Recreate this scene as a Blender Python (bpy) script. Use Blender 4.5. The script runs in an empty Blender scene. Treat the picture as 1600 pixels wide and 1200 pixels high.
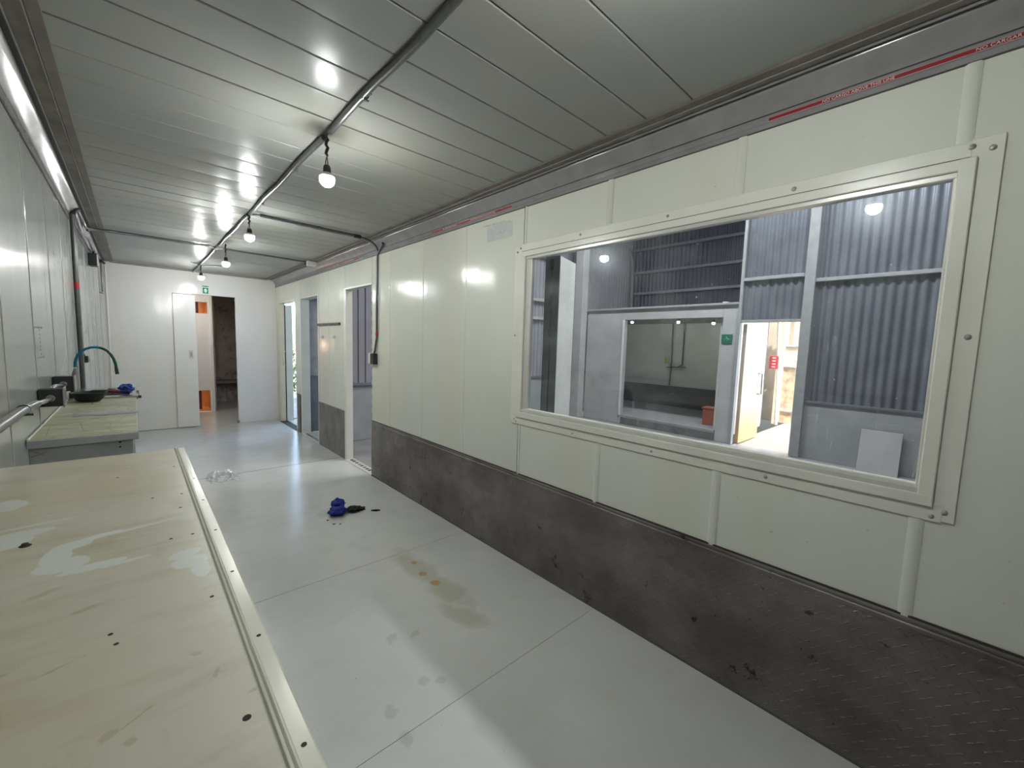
import bpy, bmesh, math, random
from mathutils import Vector, Matrix, Euler, noise
random.seed(7)
PI = math.pi
C = bpy.context.scene.collection
SC = bpy.context.scene

# ------------------------------------------------------------------ camera
yaw, pitch, roll, F = 0.743023, -0.0937319, 0.0312469, 642.99
cy, sy, cp, sp = math.cos(yaw), math.sin(yaw), math.cos(pitch), math.sin(pitch)
fw = Vector((sy*cp, cy*cp, sp)); rt = Vector((cy, -sy, 0)); up = rt.cross(fw)
r2 = math.cos(roll)*rt + math.sin(roll)*up
u2 = -math.sin(roll)*rt + math.cos(roll)*up
cam = bpy.data.cameras.new('camera'); co = bpy.data.objects.new('camera', cam); C.objects.link(co)
M4 = Matrix((r2, u2, -fw)).transposed().to_4x4(); M4.translation = Vector((0, 0, 1.48091))
co.matrix_world = M4
cam.sensor_fit = 'HORIZONTAL'; cam.sensor_width = 36; cam.lens = F/1600*36; cam.clip_start = 0.02; cam.clip_end = 300
SC.camera = co

# ------------------------------------------------------------------ light
SC.view_settings.view_transform = 'Standard'; SC.view_settings.look = 'None'
SC.view_settings.gamma = 1; SC.view_settings.use_curve_mapping = False
SC.view_settings.exposure = 1.5
W = bpy.data.worlds.new('sky'); SC.world = W; W.use_nodes = True
nt = W.node_tree; nt.nodes.clear()
sk = nt.nodes.new('ShaderNodeTexSky'); sk.sky_type = 'NISHITA'; sk.sun_disc = False
sk.sun_elevation = math.radians(52); sk.sun_rotation = math.radians(193); sk.dust_density = 3.0
bg = nt.nodes.new('ShaderNodeBackground'); bg.inputs[1].default_value = 0.8
wo = nt.nodes.new('ShaderNodeOutputWorld')
nt.links.new(sk.outputs[0], bg.inputs[0]); nt.links.new(bg.outputs[0], wo.inputs[0])
sl = bpy.data.lights.new('sun', 'SUN'); sl.energy = 4.5; sl.angle = 0.01; sl.color = (1, .9, .76)
so = bpy.data.objects.new('sun', sl); C.objects.link(so); so.location = (6, -4, 12)
so.rotation_euler = Vector((0.45, 1.0, -1.3)).to_track_quat('-Z', 'Y').to_euler()
BULB_L = 205.0          # radiance of the trailer's bare bulbs
def roof_fill_lamp(x, y, z, e, sx=.3, sy_=1.6):  # added lamp out of view, brightens the warehouse
    l = bpy.data.lights.new('roof_fill_light', 'AREA'); l.shape = 'RECTANGLE'; l.size = sx; l.size_y = sy_
    l.energy = e; l.color = (.97, .98, 1.0)
    o = bpy.data.objects.new('roof_fill_light', l); C.objects.link(o); o.location = (x, y, z)
ROOF_E = 66
roof_fill_lamp(5.35, 0.9, 5.0, ROOF_E*.85); roof_fill_lamp(5.35, 3.4, 5.0, ROOF_E)

# ------------------------------------------------------------------ materials
def newmat(name):
    m = bpy.data.materials.new(name); m.use_nodes = True
    n = m.node_tree.nodes; b = n['Principled BSDF']
    return m, n, m.node_tree.links, b
def rgb(c): return (c[0], c[1], c[2], 1)
def noise_n(n, l, co_, scale, detail=4, rough=.55, dist=0.):
    t = n.new('ShaderNodeTexNoise'); t.inputs['Scale'].default_value = scale
    t.inputs['Detail'].default_value = detail; t.inputs['Roughness'].default_value = rough
    t.inputs['Distortion'].default_value = dist
    l.new(co_, t.inputs['Vector']); return t.outputs['Fac']
def ramp(n, l, f, a, b, c0=(0,0,0), c1=(1,1,1)):
    r = n.new('ShaderNodeValToRGB'); l.new(f, r.inputs[0])
    r.color_ramp.elements[0].position = a; r.color_ramp.elements[1].position = b
    r.color_ramp.elements[0].color = rgb(c0); r.color_ramp.elements[1].color = rgb(c1)
    return r.outputs[0]
def mixc(n, l, f, a, b, mode='MIX'):
    m = n.new('ShaderNodeMix'); m.data_type = 'RGBA'; m.blend_type = mode
    if isinstance(f, (int, float)): m.inputs[0].default_value = f
    else: l.new(f, m.inputs[0])
    for i, v in ((6, a), (7, b)):
        if isinstance(v, tuple): m.inputs[i].default_value = rgb(v)
        else: l.new(v, m.inputs[i])
    return m.outputs[2]
def math_n(n, l, op, a, b=None):
    m = n.new('ShaderNodeMath'); m.operation = op
    for i, v in ((0, a), (1, b)):
        if v is None: continue
        if isinstance(v, (int, float)): m.inputs[i].default_value = v
        else: l.new(v, m.inputs[i])
    return m.outputs[0]
def scaled(n, l, co_, s, loc=(0,0,0), rot=(0,0,0)):
    mp = n.new('ShaderNodeMapping'); mp.inputs['Scale'].default_value = s
    mp.inputs['Location'].default_value = loc; mp.inputs['Rotation'].default_value = rot
    l.new(co_, mp.inputs[0]); return mp.outputs[0]
def coords(n): return n.new('ShaderNodeTexCoord').outputs['Object']
def geo_pos(n): return n.new('ShaderNodeNewGeometry').outputs['Position']
def bump(n, l, b, h, strength, dist):
    bp = n.new('ShaderNodeBump'); bp.inputs['Strength'].default_value = strength
    bp.inputs['Distance'].default_value = dist; l.new(h, bp.inputs['Height'])
    l.new(bp.outputs[0], b.inputs['Normal']); return bp
def basic(name, col, rough=.5, metal=0., var=.12, vs=6., bumpd=0., bs=40., coat=0., spec=.5):
    m, n, l, b = newmat(name); c = coords(n)
    f = noise_n(n, l, c, vs, 5)
    dark = tuple(v*(1-var) for v in col); lite = tuple(min(1, v*(1+var)) for v in col)
    l.new(ramp(n, l, f, .3, .7, dark, lite), b.inputs['Base Color'])
    b.inputs['Roughness'].default_value = rough; b.inputs['Metallic'].default_value = metal
    b.inputs['Coat Weight'].default_value = coat; b.inputs['Specular IOR Level'].default_value = spec
    if bumpd: bump(n, l, b, noise_n(n, l, c, bs, 3), 1.0, bumpd)
    return m
def emit(name, col, s):
    m, n, l, b = newmat(name); b.inputs['Base Color'].default_value = rgb(col)
    b.inputs['Emission Color'].default_value = rgb(col); b.inputs['Emission Strength'].default_value = s
    return m
def ell_mask(n, l, pos, ells, wob=.5, ns=14., soft=.12):
    """union of noisy ellipses (x, y, rx, ry, rot) in world xy"""
    nz = noise_n(n, l, pos, ns, 4)
    acc = None
    for (x, y, rx, ry, ro) in ells:
        mp = n.new('ShaderNodeMapping'); mp.vector_type = 'TEXTURE'
        mp.inputs['Location'].default_value = (x, y, 0); mp.inputs['Rotation'].default_value = (0, 0, ro)
        mp.inputs['Scale'].default_value = (rx, ry, 1000)
        l.new(pos, mp.inputs[0])
        ln = n.new('ShaderNodeVectorMath'); ln.operation = 'LENGTH'; l.new(mp.outputs[0], ln.inputs[0])
        acc = ln.outputs['Value'] if acc is None else math_n(n, l, 'MINIMUM', acc, ln.outputs['Value'])
    d = math_n(n, l, 'ADD', acc, math_n(n, l, 'MULTIPLY', math_n(n, l, 'SUBTRACT', nz, .5), wob*2))
    return ramp(n, l, d, 1-soft, 1+soft, (1,1,1), (0,0,0))

def wall_mat(name, col, stretch=(1,1,.25), r0=.13, r1=.20, spec=.36, bs=.005):
    m, n, l, b = newmat(name); g = geo_pos(n)
    f = noise_n(n, l, scaled(n, l, g, (1.3, 1.3, .6)), 1.4, 5)
    base = ramp(n, l, f, .3, .72, tuple(v*.93 for v in col), col)
    z = n.new('ShaderNodeSeparateXYZ'); l.new(g, z.inputs[0])
    yel = mixc(n, l, ramp(n, l, noise_n(n, l, scaled(n, l, g, (.9, .9, .35), (3, 1, 2)), 1.6, 3), .5, .75), base, (col[0]*.98, col[1]*.97, col[2]*.86))
    spots = ramp(n, l, noise_n(n, l, g, 42, 2, .6), .745, .775)
    l.new(mixc(n, l, math_n(n, l, 'MULTIPLY', spots, .45), yel, (.3, .3, .27)), b.inputs['Base Color'])
    b.inputs['Specular IOR Level'].default_value = spec
    rr = ramp(n, l, noise_n(n, l, g, 2.0, 2), .3, .7, (r0,)*3, (r1,)*3)
    l.new(rr, b.inputs['Roughness'])
    h = noise_n(n, l, scaled(n, l, g, stretch), 5.5, 2, .4)
    h2 = noise_n(n, l, scaled(n, l, g, (1, 1, .4)), 28, 3)
    bump(n, l, b, math_n(n, l, 'ADD', h, math_n(n, l, 'MULTIPLY', h2, .05)), .9, bs)
    return m
M = {}
M['wall'] = wall_mat('painted_wall', (.66, .67, .60))
M['end'] = wall_mat('end_wall_paint', (.80, .775, .765)); 
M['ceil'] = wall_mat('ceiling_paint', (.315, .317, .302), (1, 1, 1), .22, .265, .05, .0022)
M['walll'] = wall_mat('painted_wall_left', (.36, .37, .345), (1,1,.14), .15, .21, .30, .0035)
M['frame'] = basic('frame_paint', (.68, .68, .61), .28, 0, .05, 5, .0006, 60)
M['alu'] = basic('aluminium', (.27, .26, .262), .20, .15, .1, 9, .0003, 14, 0, .16)
M['aluwhite'] = basic('white_aluminium', (.62, .61, .57), .3, .2, .08, 6)
M['brown'] = basic('brown_channel', (.27, .235, .205), .6, .0, .25, 7, .001, 30)
M['darkmetal'] = basic('dark_channel', (.055, .048, .045), .45, .3, .2, 9)
M['conduit'] = basic('galvanised_conduit', (.12, .125, .125), .30, .55, .15, 25)
M['black'] = basic('black_rubber', (.012, .012, .012), .5, 0, .2, 20)
M['bluegrey'] = basic('bluegrey_box', (.03, .034, .034), .5, .3, .1, 10)
M['steel'] = basic('stainless_steel', (.48, .48, .49), .22, .95, .08, 12)
M['red'] = basic('red_tape', (.45, .02, .02), .45, 0, .1, 20)
M['decalred'] = basic('red_decal', (.27, .012, .016), .4, 0, .1, 20)
M['decalpink'] = basic('decal_edge', (.55, .38, .38), .5, 0, .1, 20)
M['white'] = basic('white_print', (.72, .70, .68), .5, 0, .05, 20)
M['green'] = basic('green_sign', (.01, .16, .09), .45, 0, .1, 20)
M['mint'] = basic('mint_sign', (.55, .85, .72), .5, 0, .05, 20)
M['tealhose'] = basic('teal_hose', (.0, .17, .25), .35, 0, .1, 20)
M['greenhose'] = basic('dark_green_hose', (.0, .055, .04), .35, 0, .1, 20)
M['bowl'] = basic('black_green_bowl', (.003, .009, .006), .5, 0, .1, 20)
M['redbrown'] = basic('red_brown_plastic', (.10, .015, .012), .4, 0, .2, 20)
M['bluecloth'] = basic('blue_cloth', (.003, .035, .22), .7, 0, .3, 30, .003, 40)
M['bluerag'] = basic('deep_blue_rag', (.002, .008, .20), .7, 0, .3, 30, .003, 40)
M['blackrag'] = basic('black_scrap', (.004, .004, .004), .9, 0, .3, 30, .003, 60)
M['paper'] = basic('paper_strip', (.66, .67, .68), .7, 0, .12, 50)
M['orangeply'] = basic('orange_plywood', (.66, .36, .15), .55, 0, .15, 5)
M['concrete_dark'] = None
M['benchgrey'] = basic('bench_concrete', (.22, .21, .19), .8, 0, .15, 9)
M['greyleaf'] = basic('brushed_grey_leaf', (.42,.40,.36), .45, .1, .25, 4)
M['greylow'] = basic('dark_grey_sheet', (.17,.175,.18), .5, .1, .2, 5)
M['leaf'] = basic('door_leaf_paint', (.74, .75, .68), .35, 0, .1, 3)
M['greendge'] = basic('green_grey_edge', (.26, .31, .26), .5, 0, .15, 6)
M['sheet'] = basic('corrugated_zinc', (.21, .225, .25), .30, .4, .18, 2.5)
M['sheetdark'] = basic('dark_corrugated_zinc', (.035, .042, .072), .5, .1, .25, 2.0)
M['girt'] = basic('painted_girt', (.34, .35, .34), .5, 0, .1, 8)
M['girtdark'] = basic('dark_girt', (.16, .17, .19), .5, 0, .1, 8)
M['concwall'] = basic('painted_block_wall', (.34, .35, .35), .7, 0, .12, 3)
M['roof'] = basic('roof_sheet', (.10, .11, .13), .6, .1, .2, 2)
M['boothwhite'] = basic('booth_panel', (.45, .445, .425), .45, 0, .12, 2.5)
M['boothin'] = basic('booth_inner_wall', (.62, .62, .54), .4, 0, .1, 2.0)
M['cream'] = basic('cream_door', (.66, .57, .44), .45, 0, .08, 3)
M['board'] = basic('yard_board', (.46, .37, .26), .8, 0, .35, 9)
M['yard'] = basic('yard_concrete', (.38, .32, .24), .85, 0, .15, 1.5)
M['ground'] = basic('outside_ground', (.62, .60, .50), .9, 0, .2, 1.0)
M['foliage'] = basic('green_leaves', (.16, .26, .05), .55, 0, .35, 3)
M['signred'] = basic('red_notice', (.35, .02, .035), .5, 0, .05, 10)
M['orangebox'] = basic('orange_crate', (.34, .10, .06), .6, 0, .1, 10)
M['yellow'] = basic('yellow_tag', (.45, .42, .10), .6, 0, .1, 10)
M['bulb'] = emit('lit_bulb', (.97, 1.0, .97), BULB_L)
M['bulb2'] = emit('lit_booth_bulb', (.95, 1.0, .95), 60.)
M['bulb3'] = emit('back_room_fill_bulb', (1., .97, .92), 240.)  # for the added bulb that lifts the partition and dark room
M['warm'] = emit('warm_bulb', (1, .55, .25), 9.)
M['tube'] = emit('fill_lamp_glow', (.8, .9, 1), 6.)  # glow of the added warehouse fill lamps
M['dirt'] = basic('dark_dirt', (.05, .045, .03), .9, 0, .3, 40)
M['hole'] = basic('hole_shadow', (.025, .018, .010), .8, 0, .3, 40)
M['pencil'] = basic('pencil_mark', (.22, .22, .22), .8, 0, .3, 40)
M['smudge'] = basic('grey_smudge', (.50, .51, .50), .3, 0, .08, 12)
M['seam'] = basic('dark_sealant', (.07, .065, .06), .8, 0, .3, 12)
M['screw'] = basic('painted_screw', (.36, .36, .33), .35, .4, .1, 30)

def mk_floor():
    m, n, l, b = newmat('grey_floor_paint'); g = geo_pos(n)
    base = ramp(n, l, noise_n(n, l, g, 1.3, 5), .3, .7, (.50,.505,.485), (.57,.575,.555))
    dirt = ramp(n, l, noise_n(n, l, g, 5, 6, .65), .52, .82)
    c = mixc(n, l, math_n(n, l, 'MULTIPLY', dirt, .22), base, (.33,.32,.27))
    spk = ramp(n, l, noise_n(n, l, g, 60, 2, .5), .76, .785)
    c = mixc(n, l, math_n(n, l, 'MULTIPLY', spk, .6), c, (.1,.09,.07))
    # yellowish rub marks
    e1 = ell_mask(n, l, g, [(1.315,2.3,.10,.36,.05),(1.33,1.95,.10,.22,.1),(1.27,1.72,.08,.2,.3)], .55, 9., .5)
    c = mixc(n, l, math_n(n, l, 'MULTIPLY', e1, .5), c, (.33,.31,.19))
    e2 = ell_mask(n, l, g, [(1.335,2.37,.022,.028,0),(1.31,2.22,.028,.034,0),(1.318,2.08,.032,.036,0)], .6, 45., .35)
    c = mixc(n, l, math_n(n, l, 'MULTIPLY', e2, .8), c, (.40,.23,.07))
    e3 = ell_mask(n, l, g, [(.892,1.80,.04,.03,.6),(1.0,1.76,.04,.02,.5),(.88,1.47,.03,.03,.3),(.94,1.42,.025,.03,.5),(.70,1.42,.03,.04,0),(.69,1.28,.03,.04,0),(1.22,3.55,.16,.12,0)], .8, 26., .4)
    c = mixc(n, l, math_n(n, l, 'MULTIPLY', e3, .32), c, (.30,.29,.22))
    l.new(c, b.inputs['Base Color'])
    l.new(ramp(n, l, noise_n(n, l, g, 4, 4), .3, .7, (.17,.17,.17), (.25,.25,.25)), b.inputs['Roughness'])
    h = noise_n(n, l, scaled(n, l, g, (.7, 2.2, 1), (0,0,0), (0,0,.3)), 6, 3, .5)
    h2 = noise_n(n, l, scaled(n, l, g, (1, 2, 1)), 40, 3, .6)
    bump(n, l, b, math_n(n, l, 'ADD', h, math_n(n, l, 'MULTIPLY', h2, .08)), .9, .004)
    return m
M['floor'] = mk_floor()

def mk_table():
    m, n, l, b = newmat('yellowed_painted_sheet'); g = geo_pos(n)
    f = noise_n(n, l, scaled(n, l, g, (1, .55, 1), (1.2, .4, 0)), 2.6, 4, .5, .4)
    base = ramp(n, l, f, .36, .64, (.46,.415,.29), (.50,.48,.40))
    st = ramp(n, l, noise_n(n, l, scaled(n, l, g, (3, .9, 1)), 7, 4, .6), .60, .78)
    base = mixc(n, l, math_n(n, l, 'MULTIPLY', st, .5), base, (.36,.30,.17))
    st2 = ramp(n, l, noise_n(n, l, scaled(n, l, g, (1.3, 4.5, 1), (0,0,0), (0,0,-.25)), 3.4, 5, .62), .50, .72)
    base = mixc(n, l, math_n(n, l, 'MULTIPLY', st2, .65), base, (.36,.31,.19))
    st3 = ramp(n, l, noise_n(n, l, scaled(n, l, g, (1.5, 3, 1), (5,2,0), (0,0,-.2)), 3.0, 5, .6), .52, .75)
    base = mixc(n, l, math_n(n, l, 'MULTIPLY', st3, .5), base, (.54,.52,.45))
    sm = ell_mask(n, l, g, [(-.13,1.03,.022,.012,.6),(-.04,.609,.008,.012,-.5),(-.02,.587,.006,.010,0),(.094,.576,.010,.005,0),(-.014,.62,.002,.018,-1.),(.064,.64,.004,.012,-.4),(-.17,.80,.04,.006,.4),(-.075,.93,.02,.007,.3),(.045,.70,.008,.01,0),(-.10,.78,.03,.003,.35)], 1.3, 60., .4)
    base = mixc(n, l, math_n(n, l, 'MULTIPLY', sm, .45), base, (.30,.24,.12))
    w = ell_mask(n, l, g, [(-.132,1.19,.024,.05,0),(-.12,1.14,.04,.035,.2),(-.075,1.098,.05,.016,.1),(-.03,1.085,.035,.006,.15),
                           (-.115,1.235,.032,.024,.3),(-.075,1.26,.04,.012,.3),(-.02,1.262,.055,.006,.12),(.03,1.275,.05,.003,.1),
                           (-.21,1.37,.07,.022,.1),(-.20,1.42,.09,.006,.1),(-.24,1.33,.06,.05,0),
                           (.065,1.01,.030,.028,0),(.078,.965,.016,.035,0),(-.26,1.62,.04,.05,0),(.06,1.05,.03,.02,.2)], .35, 30., .07)
    base = mixc(n, l, math_n(n, l, 'MULTIPLY', w, .95), base, (.55,.57,.53))
    l.new(base, b.inputs['Base Color'])
    rr = mixc(n, l, w, (.33,.33,.33), (.45,.45,.45)); l.new(rr, b.inputs['Roughness'])
    bump(n, l, b, noise_n(n, l, scaled(n, l, g, (1, .6, 1)), 4.5, 2, .4), .6, .012)
    return m
M['table'] = mk_table()

def mk_kick():
    m, n, l, b = newmat('worn_tread_plate'); g = geo_pos(n)
    f = noise_n(n, l, g, 2.2, 6, .6)
    c = ramp(n, l, f, .35, .65, (.125,.108,.102), (.25,.228,.215))
    s = n.new('ShaderNodeSeparateXYZ'); l.new(g, s.inputs[0])
    dirt = ramp(n, l, noise_n(n, l, scaled(n, l, g, (1, .9, 2.)), 3.1, 5, .7), .60, .74)
    c = mixc(n, l, math_n(n, l, 'MULTIPLY', dirt, .6), c, (.055,.042,.038))
    rd = ramp(n, l, noise_n(n, l, scaled(n, l, g, (1,1,1.6), (7,3,1)), 2.6, 5, .65), .45, .7)
    c = mixc(n, l, math_n(n, l, 'MULTIPLY', rd, .55), c, (.115,.078,.072))
    bl = ramp(n, l, noise_n(n, l, scaled(n, l, g, (1,1,1), (4.,2.,1.)), 6, 5, .8), .615, .66)
    c = mixc(n, l, math_n(n, l, 'MULTIPLY', bl, .85), c, (.006,.005,.005))
    l.new(c, b.inputs['Base Color'])
    l.new(ramp(n, l, noise_n(n, l, g, 12, 4), .3, .7, (.36,.36,.36), (.58,.58,.58)), b.inputs['Roughness'])
    b.inputs['Metallic'].default_value = .35
    bump(n, l, b, noise_n(n, l, g, 60, 4, .7), .6, .002)
    return m
M['kick'] = mk_kick()
M['kickfar'] = basic('worn_smooth_plate', (.20, .19, .18), .5, .35, .25, 5, .001, 50)

def mk_counter():
    m, n, l, b = newmat('scratched_green_cream_board'); g = geo_pos(n)
    base = ramp(n, l, noise_n(n, l, scaled(n, l, g, (1, 2.5, 1)), 5, 5, .6), .35, .68, (.27,.28,.16), (.50,.50,.37))
    v = n.new('ShaderNodeTexVoronoi'); v.feature = 'DISTANCE_TO_EDGE'; v.inputs['Scale'].default_value = 5.5
    l.new(scaled(n, l, g, (1.6, .7, 1), (0,0,0), (0,0,.6)), v.inputs['Vector'])
    cr = ramp(n, l, v.outputs['Distance'], .004, .014, (1,1,1), (0,0,0))
    l.new(mixc(n, l, math_n(n, l, 'MULTIPLY', cr, .8), base, (.13,.11,.06)), b.inputs['Base Color'])
    b.inputs['Roughness'].default_value = .4
    return m
M['counter'] = mk_counter()

def mk_darkroom():
    m, n, l, b = newmat('scrawled_dark_plaster'); g = geo_pos(n)
    base = ramp(n, l, noise_n(n, l, g, 3.5, 6, .7), .3, .7, (.33,.28,.25), (.52,.46,.42))
    sw = ramp(n, l, noise_n(n, l, scaled(n, l, g, (1,1,.7)), 3.2, 2, .5, 3.5), .57, .63)
    l.new(mixc(n, l, math_n(n, l, 'MULTIPLY', sw, .5), base, (.14,.12,.105)), b.inputs['Base Color'])
    b.inputs['Roughness'].default_value = .85
    return m
M['darkroom'] = mk_darkroom()

def mk_door_cream():
    m, n, l, b = newmat('cream_door_stained_foot'); g = geo_pos(n)
    e = n.new('ShaderNodeSeparateXYZ'); l.new(g, e.inputs[0])
    zz = math_n(n, l, 'ADD', e.outputs['Z'], math_n(n, l, 'MULTIPLY', noise_n(n, l, g, 3, 3), .5))
    st = ramp(n, l, zz, .5, .95, (1,1,1), (0,0,0))
    l.new(mixc(n, l, math_n(n, l, 'MULTIPLY', st, .7), (.50,.43,.33), (.50,.30,.08)), b.inputs['Base Color'])
    b.inputs['Roughness'].default_value = .5
    return m
M['creamdoor'] = mk_door_cream()

def mk_glass():
    m = bpy.data.materials.new('dirty_window_glass'); m.use_nodes = True
    n, l = m.node_tree.nodes, m.node_tree.links; n.clear()
    out = n.new('ShaderNodeOutputMaterial'); g = geo_pos(n)
    tr = n.new('ShaderNodeBsdfTransparent'); tr.inputs[0].default_value = (.86,.88,.90,1)
    gl = n.new('ShaderNodeBsdfGlossy'); gl.inputs['Roughness'].default_value = .015; gl.inputs[0].default_value = (1,1,1,1)
    gl2 = n.new('ShaderNodeBsdfGlossy'); gl2.inputs['Roughness'].default_value = .22; gl2.inputs[0].default_value = (.9,.95,1,1)
    lw = n.new('ShaderNodeLayerWeight'); sch = math_n(n, l, 'ADD', math_n(n, l, 'MULTIPLY', math_n(n, l, 'POWER', lw.outputs['Facing'], 5.), .96), .04)
    m1 = n.new('ShaderNodeMixShader'); l.new(sch, m1.inputs[0]); l.new(tr.outputs[0], m1.inputs[1]); l.new(gl.outputs[0], m1.inputs[2])
    m1b = n.new('ShaderNodeMixShader'); m1b.inputs[0].default_value = .006; l.new(m1.outputs[0], m1b.inputs[1]); l.new(gl2.outputs[0], m1b.inputs[2])
    df = n.new('ShaderNodeBsdfDiffuse'); df.inputs[0].default_value = (.8,.82,.84,1)
    # smears, scratches and splashes
    sm = ramp(n, l, noise_n(n, l, scaled(n, l, g, (1,1,1)), 3.5, 6, .75, .4), .46, .85, (0,0,0), (.11,.11,.11))
    sc = ramp(n, l, noise_n(n, l, scaled(n, l, g, (1, 10, 1.6), (0,0,0), (.8,0,0)), 5, 5, .75), .61, .70, (0,0,0), (.34,.34,.34))
    patch = ramp(n, l, noise_n(n, l, g, 2.2, 2), .45, .62)
    sc = math_n(n, l, 'MULTIPLY', sc, patch)
    sp_ = ramp(n, l, noise_n(n, l, g, 75, 1, .5), .79, .81, (0,0,0), (.5,.5,.5))
    hz = math_n(n, l, 'ADD', math_n(n, l, 'ADD', math_n(n, l, 'ADD', sm, sc), sp_), .008)
    hz = math_n(n, l, 'MINIMUM', hz, .8)
    m2 = n.new('ShaderNodeMixShader'); l.new(hz, m2.inputs[0]); l.new(m1b.outputs[0], m2.inputs[1]); l.new(df.outputs[0], m2.inputs[2])
    l.new(m2.outputs[0], out.inputs[0]); return m
M['glass'] = mk_glass()
def mk_film():
    m = bpy.data.materials.new('clear_plastic_film'); m.use_nodes = True
    n, l = m.node_tree.nodes, m.node_tree.links; n.clear()
    out = n.new('ShaderNodeOutputMaterial'); g = geo_pos(n)
    tr = n.new('ShaderNodeBsdfTransparent'); gl = n.new('ShaderNodeBsdfGlossy'); gl.inputs['Roughness'].default_value = .12
    df = n.new('ShaderNodeBsdfDiffuse'); df.inputs[0].default_value = (.8,.8,.8,1)
    a = n.new('ShaderNodeMixShader'); a.inputs[0].default_value = .35; l.new(tr.outputs[0], a.inputs[1]); l.new(gl.outputs[0], a.inputs[2])
    b2 = n.new('ShaderNodeMixShader'); l.new(ramp(n, l, noise_n(n, l, g, 30, 3), .38, .62, (.06,.06,.06), (.5,.5,.5)), b2.inputs[0])
    l.new(a.outputs[0], b2.inputs[1]); l.new(df.outputs[0], b2.inputs[2]); l.new(b2.outputs[0], out.inputs[0]); return m
M['film'] = mk_film()

# ------------------------------------------------------------------ mesh helpers (all in world coordinates)
def box(bm, x0, x1, y0, y1, z0, z1, rotz=0, bev=0):
    r = bmesh.ops.create_cube(bm, size=1)
    vs = r['verts']
    bmesh.ops.scale(bm, vec=(abs(x1-x0), abs(y1-y0), abs(z1-z0)), verts=vs)
    if rotz: bmesh.ops.rotate(bm, verts=vs, matrix=Matrix.Rotation(rotz, 3, 'Z'))
    bmesh.ops.translate(bm, vec=((x0+x1)/2, (y0+y1)/2, (z0+z1)/2), verts=vs)
    if bev:
        es = list({e for v in vs for e in v.link_edges})
        bmesh.ops.bevel(bm, geom=es, offset=bev, segments=1, affect='EDGES')
def tube(bm, pts, r, seg=10, cap=True):
    pts = [Vector(p) for p in pts]; rs = r if isinstance(r, (list, tuple)) else [r]*len(pts)
    rings = []; pn = None
    for i, p in enumerate(pts):
        t = (pts[min(i+1, len(pts)-1)] - pts[max(i-1, 0)]).normalized()
        if pn is None:
            a = Vector((0,0,1)) if abs(t.z) < .9 else Vector((1,0,0)); pn = t.cross(a).normalized()
        else: pn = (pn - t*pn.dot(t)).normalized()
        b = t.cross(pn)
        rings.append([bm.verts.new(p + rs[i]*(math.cos(2*PI*k/seg)*pn + math.sin(2*PI*k/seg)*b)) for k in range(seg)])
    for a, b in zip(rings, rings[1:]):
        for k in range(seg): bm.faces.new((a[k], a[(k+1)%seg], b[(k+1)%seg], b[k]))
    if cap: bm.faces.new(rings[0][::-1]); bm.faces.new(rings[-1])
def arc_pts(a, c, b, n=8):   # quadratic bezier
    a, c, b = Vector(a), Vector(c), Vector(b)
    return [(1-t)**2*a + 2*t*(1-t)*c + t*t*b for t in [i/n for i in range(n+1)]]
def lathe(bm, cx, cy_, prof, seg=20, axis='Z'):
    rings = []
    for (r, z) in prof:
        rr = max(r, 1e-4)
        rings.append([bm.verts.new((cx+rr*math.cos(2*PI*k/seg), cy_+rr*math.sin(2*PI*k/seg), z)) for k in range(seg)])
    for a, b in zip(rings, rings[1:]):
        for k in range(seg): bm.faces.new((a[k], a[(k+1)%seg], b[(k+1)%seg], b[k]))
def prism_y(bm, prof, y0, y1, close=True):  # profile of (x, z) extruded along y
    a = [bm.verts.new((x, y0, z)) for x, z in prof]; b = [bm.verts.new((x, y1, z)) for x, z in prof]
    n_ = len(prof)
    for k in range(n_ if close else n_-1):
        bm.faces.new((a[k], a[(k+1)%n_], b[(k+1)%n_], b[k]))
    if close: bm.faces.new(a[::-1]); bm.faces.new(b)
def prism_z(bm, prof, z0, z1):
    a = [bm.verts.new((x, y, z0)) for x, y in prof]; b = [bm.verts.new((x, y, z1)) for x, y in prof]
    n_ = len(prof)
    for k in range(n_): bm.faces.new((a[k], a[(k+1)%n_], b[(k+1)%n_], b[k]))
    bm.faces.new(a[::-1]); bm.faces.new(b)
def prism_x(bm, prof, x0, x1):   # profile of (y, z)
    a = [bm.verts.new((x0, y, z)) for y, z in prof]; b = [bm.verts.new((x1, y, z)) for y, z in prof]
    n_ = len(prof)
    for k in range(n_): bm.faces.new((a[k], a[(k+1)%n_], b[(k+1)%n_], b[k]))
    bm.faces.new(a[::-1]); bm.faces.new(b)
def blob(bm, c, s, amp, seed, sub=3, ns=1.6):
    r = bmesh.ops.create_icosphere(bm, subdivisions=sub, radius=1)
    for v in r['verts']:
        p = v.co.copy(); d = noise.noise(p*ns + Vector((seed, seed*2, 0)))
        d2 = noise.noise(p*ns*2.7 + Vector((0, seed, seed)))
        q = p*(1 + amp*d + amp*.5*d2)
        v.co = Vector((c[0]+q.x*s[0], c[1]+q.y*s[1], max(c[2]-s[2]*.96, c[2]+q.z*s[2])))
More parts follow.
